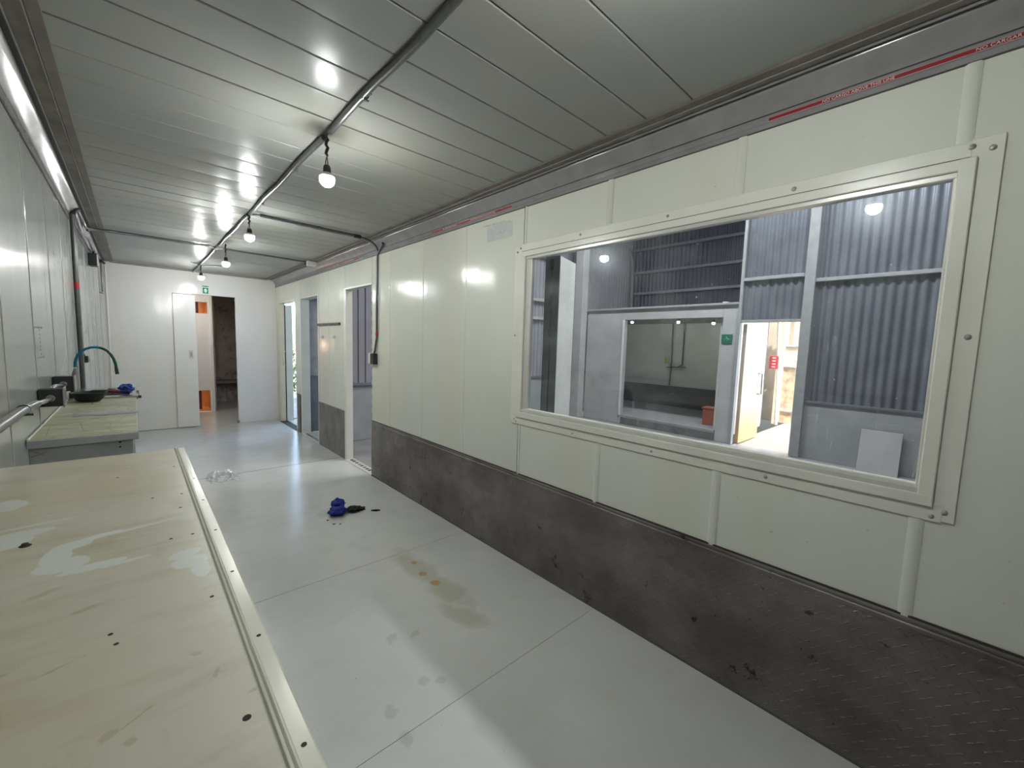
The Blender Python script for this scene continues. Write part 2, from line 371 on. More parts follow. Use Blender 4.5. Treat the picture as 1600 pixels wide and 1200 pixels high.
def corrugated(bm, axis, fixed, a0, a1, z0, z1, pitch=.10, amp=.013, th=.004):
    k = max(8, int((a1-a0)/pitch*8)); fr = []
    for i in range(k+1):
        a = a0 + (a1-a0)*i/k; d = amp*math.tanh(1.8*math.sin(2*PI*a/pitch))
        fr.append((fixed+d, a))
    def V(f, a, z): return bm.verts.new((f, a, z) if axis == 'x' else (a, f, z))
    lo = [V(f, a, z0) for f, a in fr]; hi = [V(f, a, z1) for f, a in fr]
    lo2 = [V(f+th, a, z0) for f, a in fr]; hi2 = [V(f+th, a, z1) for f, a in fr]
    for i in range(k):
        bm.faces.new((lo[i], lo[i+1], hi[i+1], hi[i])); bm.faces.new((lo2[i+1], lo2[i], hi2[i], hi2[i+1]))
ROOT = {}
def obj(name, bm, mat, parent=None, smooth=False, kind=None, label=None):
    if smooth:
        for f in bm.faces: f.smooth = True
    bmesh.ops.recalc_face_normals(bm, faces=bm.faces[:])
    me = bpy.data.meshes.new(name); bm.to_mesh(me); bm.free()
    o = bpy.data.objects.new(name, me); C.objects.link(o); me.materials.append(mat)
    if parent is not None:
        o.parent = parent
        off = Vector((0,0,0)); q = parent
        while q is not None: off += Vector(q.location); q = q.parent
        if off.length > 0: me.transform(Matrix.Translation(-off))
    if smooth and hasattr(me, 'set_sharp_from_angle'): me.set_sharp_from_angle(angle=math.radians(40))
    if kind: o['kind'] = kind
    if label: o['label'] = label
    return o
def new(): return bmesh.new()
def thing(name, label, cat, loc=(0,0,0), group=None):
    o = bpy.data.objects.new(name, None); C.objects.link(o); o.location = loc; o.empty_display_size = .1
    o['label'] = label; o['category'] = cat
    if group: o['group'] = group
    return o
def tag(o, label, cat, group=None):
    o['label'] = label; o['category'] = cat
    if group: o['group'] = group
    return o
def setting(name):
    o = bpy.data.objects.new(name, None); C.objects.link(o); o['kind'] = 'structure'; return o
def bx(name, mat, parent, *a, bev=0, **k):
    bm = new(); box(bm, *a, bev=bev); return obj(name, bm, mat, parent, **k)
def struct(name, bm, mat, smooth=False):
    return obj(name, bm, mat, None, smooth, 'structure')

XR, XL, H, YE, YB = 1.891, -.3466, 2.5, 8.35, -2.6
# ================================================================== TRAILER SHELL
# ---- floor
fl = setting('floor')
seams = [YB, -.4, 1.296, 2.545, 5.205, 6.2, 7.43, YE]
for i, (a, b) in enumerate(zip(seams, seams[1:])):
    dz = (0, 0, 0, .0006, 0, 0, 0)[i]
    bx('floor_panel', M['floor'], fl, XL-.03, XR+.02, a+.0012, b-.0012, -.03, dz)
bx('subfloor', M['seam'], fl, XL-.05, XR+.10, YB, YE, -.06, -.012)
# the lifted lip of the seam by door 1
bx('seam_lip', M['seam'], fl, .25, 1.88, 5.2, 5.209, -.012, .0012)

# ---- ceiling
ce = setting('ceiling')
CXL, CXR = XL+.14, XR-.14
js = [YB]
y = .84
while y < 5.86: js.append(y); y += .2085
js += [5.86, 6.80, 7.92, YE]
js = [j for j in js]
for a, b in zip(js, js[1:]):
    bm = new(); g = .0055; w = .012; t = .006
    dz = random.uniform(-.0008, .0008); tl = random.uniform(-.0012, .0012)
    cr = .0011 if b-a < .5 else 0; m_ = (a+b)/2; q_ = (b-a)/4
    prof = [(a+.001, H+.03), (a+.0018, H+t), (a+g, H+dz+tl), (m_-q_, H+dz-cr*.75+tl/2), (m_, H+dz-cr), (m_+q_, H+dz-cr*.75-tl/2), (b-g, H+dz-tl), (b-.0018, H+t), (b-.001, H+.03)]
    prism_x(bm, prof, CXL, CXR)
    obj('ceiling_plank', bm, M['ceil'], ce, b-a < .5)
bx('ceiling_backing', M['seam'], ce, XL-.1, XR+.1, YB, YE, H+.03, H+.06)
bx('end_batten', M['brown'], ce, CXL, CXR, YE-.09, YE-.03, H-.022, H-.001)

# ---- cornices both sides
def cornice(side, num):
    s = -1 if side == 'right' else 1
    xw = XR if side == 'right' else XL
    X = lambda d: xw + s*d
    root = setting('trim_%d' % num)
    def piece(name, prof, mat, sm=False):
        bm = new(); prism_y(bm, [(X(d), z) for d, z in prof], YB, YE-.01); return obj(name, bm, mat, root, sm)
    piece('outer_channel', [(.170,H+.02),(.170,H-.010),(.136,H-.012),(.134,H+.02)], basic('brown_outer_channel', (.14, .118, .10), .6, 0, .25, 7))
    piece('bead', [(.1345,H-.004),(.1345,H-.016),(.130,H-.016),(.130,H-.004)], M['alu'])
    piece('ceiling_channel', [(.130,H+.01),(.130,H-.003),(.082,H-.003),(.082,H+.01)], M['brown'])
    piece('bead', [(.082,H),(.082,H-.014),(.078,H-.014),(.078,H)], M['alu'])
    piece('shadow_channel', [(.078,H+.01),(.078,H-.002),(.055,H-.002),(.055,H+.01)], M['darkmetal'])
    pr = [(.057,H+.005),(.057,H-.010)]
    for k in range(1, 8):
        t = k/8; pr.append((.054*(1-t)**1.25+.006, (H-.010)-(.068)*t))
    pr += [(.006, 2.421), (-.005, 2.421), (-.005, H+.005)]
    piece('aluminium_cove', pr, M['alu'], True)
    piece('cove_groove', [(.004,2.4225),(.004,2.4155),(-.004,2.4155),(-.004,2.4225)], M['darkmetal'])
    piece('aluminium_flange', [(.006,2.4155),(.0045,2.389),(.007,2.3865),(.007,2.368),(-.004,2.368),(-.004,2.4155)], M['alu'])
    if side == 'right':
        piece('bottom_sealant', [(.0035,2.3682),(.0035,2.3645),(-.002,2.3645),(-.002,2.3682)], M['seam'])
    else:
        piece('bottom_sealant', [(.004,2.3682),(.004,2.364),(-.002,2.364),(-.002,2.3682)], M['seam'])
    return root
trim_r = cornice('right', 1); trim_l = cornice('left', 2)
trim_r['label'] = 'brown channel and aluminium cove along the top of the window wall'

# ---- red warning decals on the right cornice
def textmesh(s, size, font_space=1.0):
    cu = bpy.data.curves.new('lettering', 'FONT'); cu.body = s; cu.size = size; cu.space_character = font_space
    cu.align_x = 'LEFT'; cu.align_y = 'CENTER'; cu.extrude = .0003; cu.resolution_u = 3
    o = bpy.data.objects.new('tmp', cu); C.objects.link(o)
    bpy.context.view_layer.update()
    me = bpy.data.meshes.new_from_object(o.evaluated_get(bpy.context.evaluated_depsgraph_get()))
    bpy.data.objects.remove(o); return me
def letter(parent, s, y0, y1, z, x, capscale, mat, name='lettering', face='-x', x0w=None):
    me = textmesh(s, .02)
    xs = [v.co.x for v in me.vertices]; ys = [v.co.y for v in me.vertices]
    w, h = max(xs)-min(xs), max(ys)-min(ys); mx, my = min(xs), (max(ys)+min(ys))/2
    L = abs(y1-y0)
    for v in me.vertices:
        u = (v.co.x-mx)/w*L; vv = (v.co.y-my)/h*capscale; d = v.co.z
        if face == '-x': v.co = Vector((x-d, y0-u, z+vv))
        else: v.co = Vector((x0w+u, x-d, z+vv))
    me.materials.append(mat)
    o = bpy.data.objects.new(name, me); C.objects.link(o); o.parent = parent
    if parent is not None: me.transform(Matrix.Translation(-Vector(parent.location)))
    return o
def decal(ys, where):
    t = thing('warning_strip', where, 'sticker', (XR-.007, ys-.5, 2.398), None)
    X = XR-.0066
    bx('red_band', M['decalred'], t, X, X-.0008, ys-1.0, ys, 2.3925, 2.4045)
    bx('clear_border', M['decalpink'], t, X+.0002, X-.0004, ys-1.0, ys, 2.391, 2.4055)
    letter(t, 'NO CARGO ABOVE THIS LINE', ys-.172, ys-.366, 2.3985, X-.0009, .0088, M['white'])
    letter(t, 'NO CARGAR POR ENCIMA DE ESTA LINEA', ys-.545, ys-.83, 2.3985, X-.0009, .0088, M['white'])
decal(.601, 'red and white warning strip on the aluminium rail, above the window')
decal(3.108, 'red and white warning strip on the aluminium rail, left of the window')
decal(5.62, 'small red warning strip on the aluminium rail, between the far doorways')

# ---- right wall
wr = setting('wall_right')
bm = new()
def wb(y0, y1, z0, z1): box(bm, XR+.008, XR+.07, y0, y1, z0, z1)
wb(YB, .02, 0, 2.6); wb(.02, 1.985, 0, 1.02); wb(.02, 1.985, 2.075, 2.6); wb(1.985, 4.305, 0, 2.6)
wb(4.305, 5.07, 2.085, 2.6); wb(5.07, 6.07, 0, 2.6); wb(6.07, 6.86, 2.085, 2.6)
wb(6.86, 7.13, 0, 2.6); wb(7.13, 8.16, 2.085, 2.6); wb(8.16, YE+.1, 0, 2.6)
obj('wall_core', bm, M['seam'], wr)
def rpanel(y0, y1, z0, z1, g=.0022):
    bx('wall_panel', M['wall'], wr, XR, XR+.012, y0+g, y1-g, z0, z1, bev=.0015)
def joint(y, z0, z1, w=.017, h=.006):
    bm = new(); pr = [(XR+.004, y-w)] + [(XR-h*math.sin(PI*k/8)**1.4, y-w*math.cos(PI*k/8)) for k in range(1, 8)] + [(XR+.004, y+w)]
    prism_z(bm, pr, z0, z1); obj('joint_strip', bm, M['wall'], wr, True)
J = [YB, -1.86, -1.22, -.584, .056, .694, 1.334, 1.971, 2.615, 3.25, 3.89, 4.305]
for a, b in zip(J, J[1:]):
    if a >= -.6 and b <= 2.:
        a2 = a
        rpanel(a, b, .60, 1.018 if a > 0 else 2.372)
        if a > 0: rpanel(a, b, 2.077, 2.372)
    elif abs(a-1.971) < .01:
        rpanel(1.987, b, .60, 2.372)
    elif abs(b-.056) < .01:
        rpanel(a, .018, .60, 2.372)
    else: rpanel(a, b, .60, 2.372)
for yj in J[1:-1]:
    w = .020 if yj < 1.5 else .011
    if 0 < yj < 2.0: joint(yj, .602, .965, w); joint(yj, 2.13, 2.366, w)
    elif yj > 2 : joint(yj, .602, 2.366, .006, .003)
    else: joint(yj, .602, 2.366, w)
rpanel(4.305, 5.07, 2.092, 2.372); rpanel(5.07, 5.64, .60, 2.372); rpanel(5.64, 6.07, .60, 2.372)
rpanel(6.07, 6.86, 2.092, 2.372); rpanel(6.86, 7.13, .60, 2.372); rpanel(7.13, 8.16, 2.092, 2.372); rpanel(8.16, YE, .0, 2.372)
joint(5.64, .602, 2.366, .006, .003)
bx('wall_panel', M['kickfar'], wr, XR-.003, XR+.012, 6.97, 7.135, .0, .615)
# faint smudge and pencil writing beside the window top
bm = new()
for k in range(26):
    y = 2.40-.0108*k + random.uniform(-.003,.003); z = 2.318-.0003*k + random.uniform(-.004,.004)
    hh = random.uniform(.004,.012); box(bm, XR-.0006, XR+.0005, y-.0012, y+.0012, z, z+hh)
    if k % 3 == 0: box(bm, XR-.0006, XR+.0005, y-.005, y+.004, z, z+.0015)
for k in range(8):
    y = 2.265-.012*k; z = 2.245 + random.uniform(-.006,.006); box(bm, XR-.0006, XR+.0005, y-.0012, y+.0012, z, z+random.uniform(.005,.014))
obj('pencil_scribble', bm, M['pencil'], wr, kind='stuff')
bx('rubbed_patch', M['smudge'], wr, XR-.0003, XR+.0005, 2.10, 2.37, 2.205, 2.31)
# ---- kick plates
kp = setting('baseboard_right')
bm = new(); prism_y(bm, [(XR+.002,.0),(XR-.010,.0),(XR-.012,.30),(XR-.006,.585),(XR+.002,.585)], YB, 4.30)
obj('tread_plate', bm, M['kick'], kp)
bm = new(); prism_y(bm, [(XR+.002,.611),(XR-.009,.611),(XR-.011,.606),(XR-.011,.600),(XR-.006,.597),(XR-.006,.592),(XR-.010,.588),(XR-.010,.575),(XR+.002,.575)], YB, 4.30)
obj('top_lip', bm, M['kick'], kp)
bm = new(); prism_y(bm, [(XR+.002,.618),(XR-.005,.618),(XR-.005,.611),(XR+.002,.611)], YB, 4.30)
obj('lip_sealant', bm, M['darkmetal'], kp)
bm = new(); prism_y(bm, [(XR+.002,.0),(XR-.016,.0),(XR-.016,.004),(XR-.010,.008),(XR+.002,.008)], YB, 4.30)
obj('floor_sealant', bm, M['seam'], kp)
# raised treads, joined
bm = new(); P = .033; rows = 16
def px_at(z): return XR-.010-.002*(z/.30) if z < .30 else XR-.012+.006*((z-.30)/.285)
k = 0
yy = -.75
while yy < 3.75:
    for r in range(rows):
        z = .028 + r*.0345 + (.0172 if k % 2 else 0)
        if z > .565: continue
        an = (PI/4+.1 if (r+k) % 2 else -PI/4+.1)
        ca, sa = math.cos(an), math.sin(an); L_, Wd, h = .0125, .0034, .0022
        x = px_at(z)
        pts = []
        for (u, v, d) in ((-L_,0,0),(0,-Wd,0),(L_,0,0),(0,Wd,0),(-L_*.5,0,h),(L_*.5,0,h)):
            pts.append(bm.verts.new((x+.0004-d, yy+u*ca-v*sa, z+u*sa+v*ca)))
        for f in ((0,1,4),(1,5,4),(1,2,5),(2,3,5),(3,4,5),(3,0,4)): bm.faces.new([pts[i] for i in f])
    yy += P*.5*1.15; k += 1
obj('raised_tread', bm, M['kick'], kp, kind='stuff')
# short plate between doors 1 and 2
bx('smooth_plate', M['kickfar'], kp, XR-.008, XR+.002, 5.10, 6.05, 0, .575, bev=.001)
bx('top_lip', M['kickfar'], kp, XR-.012, XR+.002, 5.10, 6.05, .575, .612, bev=.002)

# ---- door openings (frames)
def door_frame(num, y0, y1, top, parts):
    d = setting('door_%d' % num)
    for nm, mat, a in parts: bx(nm, mat, d, *a, bev=.0015)
    return d
d1 = door_frame(1, 4.305, 5.07, 2.085, [
    ('far_jamb', M['frame'], (XR-.004, XR+.075, 4.985+.05, 5.105, 0, 2.10)),
    ('near_jamb', M['darkmetal'], (XR+.012, XR+.075, 4.285, 4.310, 0, 2.085)),
    ('lintel', M['frame'], (XR-.008, XR+.075, 4.29, 5.10, 2.078, 2.098)),
    ('threshold', M['aluwhite'], (XR-.02, XR+.09, 4.30, 5.05, -.005, .008))])
bm = new()
for k in range(9):
    y = 4.36 + k*.075; box(bm, XR+.02, XR+.055, y, y+random.uniform(.02,.045), .008, .011)
obj('threshold_dirt', bm, M['dirt'], d1, kind='stuff')
bm = new()
for k in range(14):
    z = .7 + k*.1; box(bm, XR-.003, XR+.002, 4.302, 4.306+random.uniform(.001,.006), z, z+random.uniform(.04,.08))
obj('torn_edge', bm, M['wall'], d1, kind='stuff')
d2 = door_frame(2, 6.07, 6.86, 2.085, [
    ('far_jamb', M['frame'], (XR-.004, XR+.12, 6.855, 6.90, 0, 2.10)),
    ('near_jamb', M['frame'], (XR-.006, XR+.02, 6.035, 6.075, 0, 2.10)),
    ('lintel', M['frame'], (XR-.004, XR+.12, 6.04, 6.90, 2.078, 2.098)),
    ('threshold', M['aluwhite'], (XR-.015, XR+.12, 6.07, 6.86, -.005, .008)),
    ('grey_door_leaf', M['greyleaf'], (XR+.13, XR+1.0, 6.96, 7.02, .90, 2.3)),
    ('lower_sheet', M['greylow'], (XR+.125, XR+1.0, 6.945, 7.02, 0, .90))])
bm = new()
for k in range(9):
    y = 6.12 + k*.08; box(bm, XR+.02, XR+.055, y, y+random.uniform(.02,.05), .008, .011)
obj('threshold_dirt', bm, M['dirt'], d2, kind='stuff')
d3 = door_frame(3, 7.13, 8.16, 2.085, [
    ('near_jamb', M['frame'], (XR-.004, XR+.07, 7.12, 7.15, 0, 2.10)),
    ('far_jamb', M['cream'], (XR-.004, XR+.072, 8.10, 8.16, 0, 2.10)),
    ('lintel', M['frame'], (XR-.004, XR+.12, 7.12, 8.16, 2.078, 2.098)),
    ('seal', M['black'], (XR+.072, XR+.092, 8.12, 8.16, 0.0, 2.06)),
    ('open_leaf', M['frame'], (XR+.092, XR+.20, 8.11, 8.19, 0.0, 2.06)),
    ('threshold', M['dirt'], (XR-.02, XR+.10, 7.15, 8.12, -.005, .006))])
bm = new(); tube(bm, [(1.963,8.12,1.0),(1.935,8.08,1.02),(1.925,8.05,1.06),(1.925,8.05,1.19),(1.935,8.08,1.23),(1.963,8.12,1.25)], .011, 8)
obj('door_handle', bm, M['cream'], d3, True)

# ---- window
win = setting('window_1')
Y0, Y1, Z0, Z1 = .068, 1.905, 1.066, 2.034
def flange(name, y0, y1, z0, z1, t=.006, ch=.0): bx(name, M['frame'], win, XR-t, XR+.002, y0, y1, z0, z1, bev=.002)
flange('flange', -.028, .04, .960, 2.140, .007); flange('flange', 1.975, 2.062, .975, 2.125, .004)
flange('flange', .0, 2.0, 2.082, 2.136, .0055); flange('flange', .0, 2.05, .955, 1.008, .0085)
def bar(name, y0, y1, z0, z1, x0, x1, m='frame'): bx(name, M[m], win, x0, x1, y0, y1, z0, z1, bev=.003)
# outer raised frame, then inner stepped profile
bar('frame_rail', .024, 1.995, 2.052, 2.086, XR-.016, XR+.03); bar('frame_rail', .024, 1.995, 1.003, 1.040, XR-.020, XR+.03)
bar('frame_stile', .024, .062, 1.003, 2.086, XR-.018, XR+.03); bar('frame_stile', 1.955, 1.995, 1.003, 2.086, XR-.014, XR+.03)
bar('glazing_rail', .06, 1.957, 2.034, 2.054, XR-.006, XR+.03, 'aluwhite'); bar('glazing_rail', .06, 1.957, 1.038, 1.058, XR-.010, XR+.03, 'aluwhite')
bar('glazing_rail', .06, 1.957, 1.056, 1.068, XR-.002, XR+.03, 'frame')
bar('glazing_stile', .058, .070, 1.04, 2.052, XR-.004, XR+.03, 'aluwhite'); bar('glazing_stile', 1.905, 1.957, 1.04, 2.052, XR+.0, XR+.03, 'aluwhite')
bx('pane', M['glass'], win, XR+.012, XR+.016, .066, 1.91, 1.060, 2.040)
bm = new()
box(bm, XR-.0065, XR-.0045, .03, 1.995, 2.0865, 2.0905)
obj('frame_shadow_gap', bm, M['seam'], win)
for (y, z) in [(2.007,2.110),(2.036,2.090),(1.52,2.115),(1.002,2.112),(.494,2.109),(.038,2.118),(-.004,2.103),(-.004,1.549),(-.004,.992),(.024,.972),(.501,.978),(1.007,.976),(1.51,.976),(2.018,.986),(2.0,.972),(2.04,1.548)]:
    bm = new(); r = bmesh.ops.create_uvsphere(bm, u_segments=10, v_segments=6, radius=1)
    rr = .009 if y < 1 else .007
    for v in r['verts']: v.co = Vector((XR-.006-max(0, -v.co.x)*.006, y+v.co.y*rr, z+v.co.z*rr))
    obj('screw', bm, M['screw'], win, True)

# ---- left wall
wl = setting('wall_left')
bx('wall_core', M['seam'], wl, XL-.07, XL-.008, YB, YE+.1, 0, 2.6)
JL = [YB, -.9, -.28, .36, 1.0, 1.64, 2.33, 2.95, 3.60, 4.24, 4.9, 5.5, 6.15, 6.8, 7.45, YE]
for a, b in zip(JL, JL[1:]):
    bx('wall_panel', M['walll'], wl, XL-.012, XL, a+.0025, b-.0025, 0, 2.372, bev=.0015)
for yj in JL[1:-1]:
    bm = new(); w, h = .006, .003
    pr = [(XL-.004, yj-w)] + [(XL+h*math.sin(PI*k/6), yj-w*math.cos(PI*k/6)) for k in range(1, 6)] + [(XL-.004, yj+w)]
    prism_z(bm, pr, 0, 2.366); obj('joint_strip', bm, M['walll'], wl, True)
bm = new()
for k in range(9):
    y = 2.955+.03*k; box(bm, XL, XL+.0012, y-.004, y+.004, 1.492+random.uniform(-.004,.004), 1.499)
    box(bm, XL, XL+.0012, y-.004, y+.004, 1.345+random.uniform(-.004,.004), 1.350)
box(bm, XL, XL+.0012, 2.952, 2.958, 1.345, 1.495)
for k in range(7): box(bm, XL, XL+.0012, 3.12-.004, 3.12+.004, 1.36+.02*k, 1.366+.02*k)
obj('sticker_residue', bm, M['pencil'], wl, kind='stuff')
bx('trim_3', M['end'], None, XL-.004, XL+.035, 7.55, 7.62, 0, 2.36, kind='structure')

bx('sun_leak_cover', M['roof'], None, XL-.2, 2.45, YB-.1, 11.5, 2.67, 2.71, kind='structure')  # unseen slab added to stop sun leaking into the back room
# ---- back wall behind the camera
bx('wall_back', M['wall'], None, XL-.1, XR+.1, YB-.06, YB, 0, 2.6, kind='structure')

# ---- end wall
we = setting('wall_end')
def eb(nm, x0, x1, z0, z1, y0=YE, y1=YE+.06, m='end'): bx(nm, M[m], we, x0, x1, y0, y1, z0, z1, bev=.0012)
eb('wall_panel', XL-.05, .70, 0, 2.52); eb('wall_panel', .70, 1.285, 2.135, 2.52); eb('wall_panel', 1.285, XR+.05, 0, 2.52)
bx('skirting_gap', M['seam'], we, XL, .46, YE-.002, YE+.001, 0, .006)
sd = setting('door_4')
bx('sliding_leaf', M['end'], sd, .463, .742, YE-.035, YE-.002, .012, 2.118, bev=.002)
bx('leaf_top_shadow', M['seam'], sd, .463, .742, YE-.02, YE-.001, 2.118, 2.126)
bx('recessed_pull', M['aluwhite'], sd, .640, .692, YE-.041, YE-.034, 1.112, 1.25, bev=.002)
bx('pull_slot', M['screw'], sd, .654, .678, YE-.043, YE-.040, 1.14, 1.215, bev=.002)
bx('foot_block', M['brown'], sd, 1.262, 1.292, YE-.02, YE+.03, 0, .045, bev=.003)

# exit sign on the end wall
es = thing('exit_sign', 'small green and white pictogram sign above the sliding door', 'sign', (.885, YE, 2.22))
bx('sign_plate', M['mint'], es, .838, .930, YE-.006, YE-.001, 2.152, 2.288, bev=.001)
bx('green_field', M['green'], es, .848, .920, YE-.008, YE-.005, 2.160, 2.252)
bx('green_band', M['green'], es, .842, .926, YE-.008, YE-.005, 2.266, 2.280)
bm = new(); prism = [(.884+.020*math.cos(2*PI*k/12), 2.206+.036*math.sin(2*PI*k/12)) for k in range(12)]
a = [bm.verts.new((x, YE-.0095, z)) for x, z in prism]; b_ = [bm.verts.new((x, YE-.0078, z)) for x, z in prism]
for k in range(12): bm.faces.new((a[k], a[(k+1)%12], b_[(k+1)%12], b_[k]))
bm.faces.new(a); obj('white_symbol', bm, M['mint'], es)

# ---- rooms behind the end wall
rm = setting('back_room')
bx('room_floor', M['floor'], rm, .2, 2.4, YE+.0, 11.5, -.05, 0)
bx('room_back_wall', M['darkroom'], rm, .2, 2.4, 11.3, 11.4, 0, 2.6)
bx('room_side_wall', M['darkroom'], rm, 1.95, 2.05, YE+.06, 11.4, 0, 2.6)
bx('room_side_wall', M['darkroom'], rm, .0, .1, YE+.06, 11.4, 0, 2.6)
bx('room_ceiling', M['darkroom'], rm, -.1, 2.4, YE+.06, 11.4, 2.6, 2.66)
bx('room_divider', M['darkroom'], rm, 1.13, 1.17, 9.96, 11.3, 0, 2.6)
bn = thing('concrete_bench', 'low grey bench along the dark back room wall', 'bench', (1.5, 11.05, 0))
bx('slab', M['benchgrey'], bn, 1.18, 1.94, 10.85, 11.29, .455, .51, bev=.004)
bx('support', M['darkroom'], bn, 1.20, 1.25, 10.95, 11.29, 0, .455); bx('support', M['darkroom'], bn, 1.86, 1.91, 10.95, 11.29, 0, .455)
# white partition with two cut-outs, orange plywood closet behind
pt = setting('partition')
for a in ((.80,.875,0,2.6),(1.065,1.125,0,2.6),(.875,1.065,2.12,2.6),(.875,1.065,.42,1.905),(.875,1.065,0,.012)):
    bx('partition_panel', M['end'], pt, a[0], a[1], 9.90, 9.94, a[2], a[3], bev=.001)
bx('edge_post', M['end'], pt, 1.105, 1.135, 9.86, 9.96, 0, 2.6, bev=.002)
bx('closet_side', M['orangeply'], pt, .60, .62, 9.95, 10.6, 0, 2.6); bx('closet_side', M['orangeply'], pt, 1.10, 1.12, 9.97, 10.6, 0, 2.6)
bx('closet_back', M['orangeply'], pt, .60, 1.12, 10.6, 10.62, 0, 2.6); bx('closet_floor', M['orangeply'], pt, .60, 1.12, 9.95, 10.6, -.001, .004)
bx('closet_post', M['redbrown'], pt, .90, .96, 10.25, 10.30, 0, 2.6)
cl = thing('closet_lamp', 'warm bulb hidden inside the orange plywood closet', 'lamp', (.75, 10.2, 1.3))
bm = new(); r = bmesh.ops.create_icosphere(bm, subdivisions=2, radius=.035, matrix=Matrix.Translation((.72, 10.25, 1.35))); obj('bulb', bm, emit('closet_bulb', (1,.78,.58), 90), cl, True)
bm = new(); tube(bm, [(.72,10.25,1.39),(.72,10.25,1.44)], .018); tube(bm, [(.72,10.25,1.44),(.72,10.25,2.59)], .004, 6); obj('socket', bm, M['black'], cl)

# ================================================================== CONDUITS AND BULBS
XC = .737
def clamp(bm, p, ax, r):
    x, y, z = p
    if ax == 'y': tube(bm, [(x, y-.008, z), (x, y+.008, z)], r*1.18, 10); box(bm, x+r, x+r+.014, y-.007, y+.007, H-.008, H-.001); box(bm, x-r*.3, x+r+.003, y-.006, y+.006, z-r*1.3, z-r*1.05)
    else: tube(bm, [(x-.008, y, z), (x+.008, y, z)], r*1.18, 10); box(bm, x-.007, x+.007, y+r, y+r+.014, H-.008, H-.001)
ct = thing('ceiling_conduit', 'long grey conduit down the middle of the ceiling carrying the bulbs', 'pipe', (XC, 3, H-.02))
by = [.41, 2.20, 4.05, 5.46, 7.37]
segs = [(YB+.01, .38), (.45, 2.165), (2.245, 4.03), (4.08, 5.84), (5.87, 8.33)]
for i, (a, b) in enumerate(segs):
    r = .0145 if i < 3 else .0125
    bm = new(); n_ = 10; tube(bm, [(XC + .004*math.sin(j*1.3+i), a+(b-a)*j/n_, H-.019+.0015*math.sin(j*2.1)) for j in range(n_+1)], r, 12)
    obj('conduit_length', bm, M['conduit'], ct, True)
for yc in (1.75, 2.75, 3.6, 4.9, 5.72, 6.05, 6.9):
    bm = new(); clamp(bm, (XC, yc, H-.019), 'y', .0145); obj('clamp', bm, M['conduit'], ct, True)
for a, b in ((.38,.45),(2.165,2.245),(4.03,4.08),(5.84,5.87)):
    bm = new(); tube(bm, [(XC-.004,a,H-.018),(XC+.002,(a+b)/2,H-.026),(XC,b,H-.018)], .004, 6); tube(bm, [(XC+.006,a,H-.012),(XC+.008,b,H-.014)], .003, 6)
    obj('exposed_wire', bm, M['black'], ct, True)
blabels = ['bare lit bulb hanging behind the front edge of the view', 'nearest and largest bare lit bulb hanging from the ceiling conduit',
           'second bare lit bulb, hanging where a side conduit leaves toward the window wall',
           'third bare lit bulb, smaller, hanging beside the far conduit crossing', 'farthest bare lit bulb, just above the small green sign']
def bulb_thing(x, y, ztop, zc, label, group, r=.0355, mat='bulb', dx=0):
    t = thing('hanging_bulb', label, 'light bulb', (x, y, ztop), group)
    L_ = ztop-(zc+.055)
    bm = new(); n_ = 7
    tube(bm, [(x+.004*math.sin(j*1.9)+dx*j/n_, y+.004*math.cos(j*2.3), ztop-L_*.62*j/n_) for j in range(n_+1)], [.005]+[.0075]*6+[.005], 8)
    obj('taped_cord', bm, M['black'], t, True)
    zz = ztop-L_*.62
    bm = new(); tube(bm, [(x+dx, y, zz), (x-.008+dx, y-.004, zz-L_*.2), (x-.006+dx, y, zc+.055)], .0022, 6); tube(bm, [(x+dx, y, zz), (x+.007+dx, y, zc+.055)], .0022, 6)
    obj('wire', bm, M['black'], t)
    bm = new(); lathe(bm, x+dx, y, [(0,zc+.066),(.014,zc+.066),(.017,zc+.058),(.0185,zc+.036),(.0195,zc+.032),(.0195,zc+.029),(0,zc+.029)], 16); obj('socket', bm, M['black'], t, True)
    bm = new(); pr = [(0, zc-r)]
    for k in range(1, 9): a = -PI/2+PI*.60*k/8; pr.append((r*math.cos(a), zc+r*math.sin(a)))
    pr += [(0, pr[-1][1])]
    lathe(bm, x+dx, y, pr, 16); obj('bulb', bm, M[mat], t, True)
    zt_ = zc+r*math.sin(.1*PI); bm = new()
    lathe(bm, x+dx, y, [(0,zt_+.0003),(r*.955,zt_+.0003),(r*.96,zt_+.003),(r*.72,zc+.024),(.0165,zc+.034),(0,zc+.034)], 16); obj('bulb_housing', bm, M['aluwhite'], t, True)
    return t
zcs = [2.306, 2.268, 2.300, 2.262, 2.300]
for i, y in enumerate(by):
    bulb_thing(XC+(.03 if i == 3 else 0), y, H-.03, zcs[i], blabels[i], 'bare bulbs along the ceiling conduit')

bulb_thing(.42, 9.3, 2.6, 2.25, 'added fill bulb in the back room, unseen behind the end wall', None, .03, 'bulb3')  # added out of sight to brighten the partition
# cross conduits
cc = thing('cross_conduit', 'grey conduit running from the second bulb to the window wall and down to its box', 'pipe', (1.2, 4.03, H-.02))
bm = new(); tube(bm, [(XC+.07, 4.01, H-.018), (1.2, 4.03, H-.018), (1.655, 4.05, H-.018)], .0125, 10); obj('conduit_length', bm, M['conduit'], cc, True)
bm = new(); tube(bm, [(XC+.01,4.04,H-.02),(XC+.04,4.02,H-.017),(XC+.08,4.01,H-.018)], .003, 6); obj('exposed_wire', bm, M['black'], cc, True)
bm = new(); tube(bm, arc_pts((1.645,4.05,H-.020), (1.865,4.09,H-.025), (XR-.013,4.14,2.385), 8) + [(XR-.013,4.15,2.3),(XR-.013,4.16,1.9),(XR-.013,4.16,1.52),(XR-.016,4.20,1.38),(XR-.020,4.215,1.345)], .0105, 10)
obj('conduit_drop', bm, M['conduit'], cc, True)
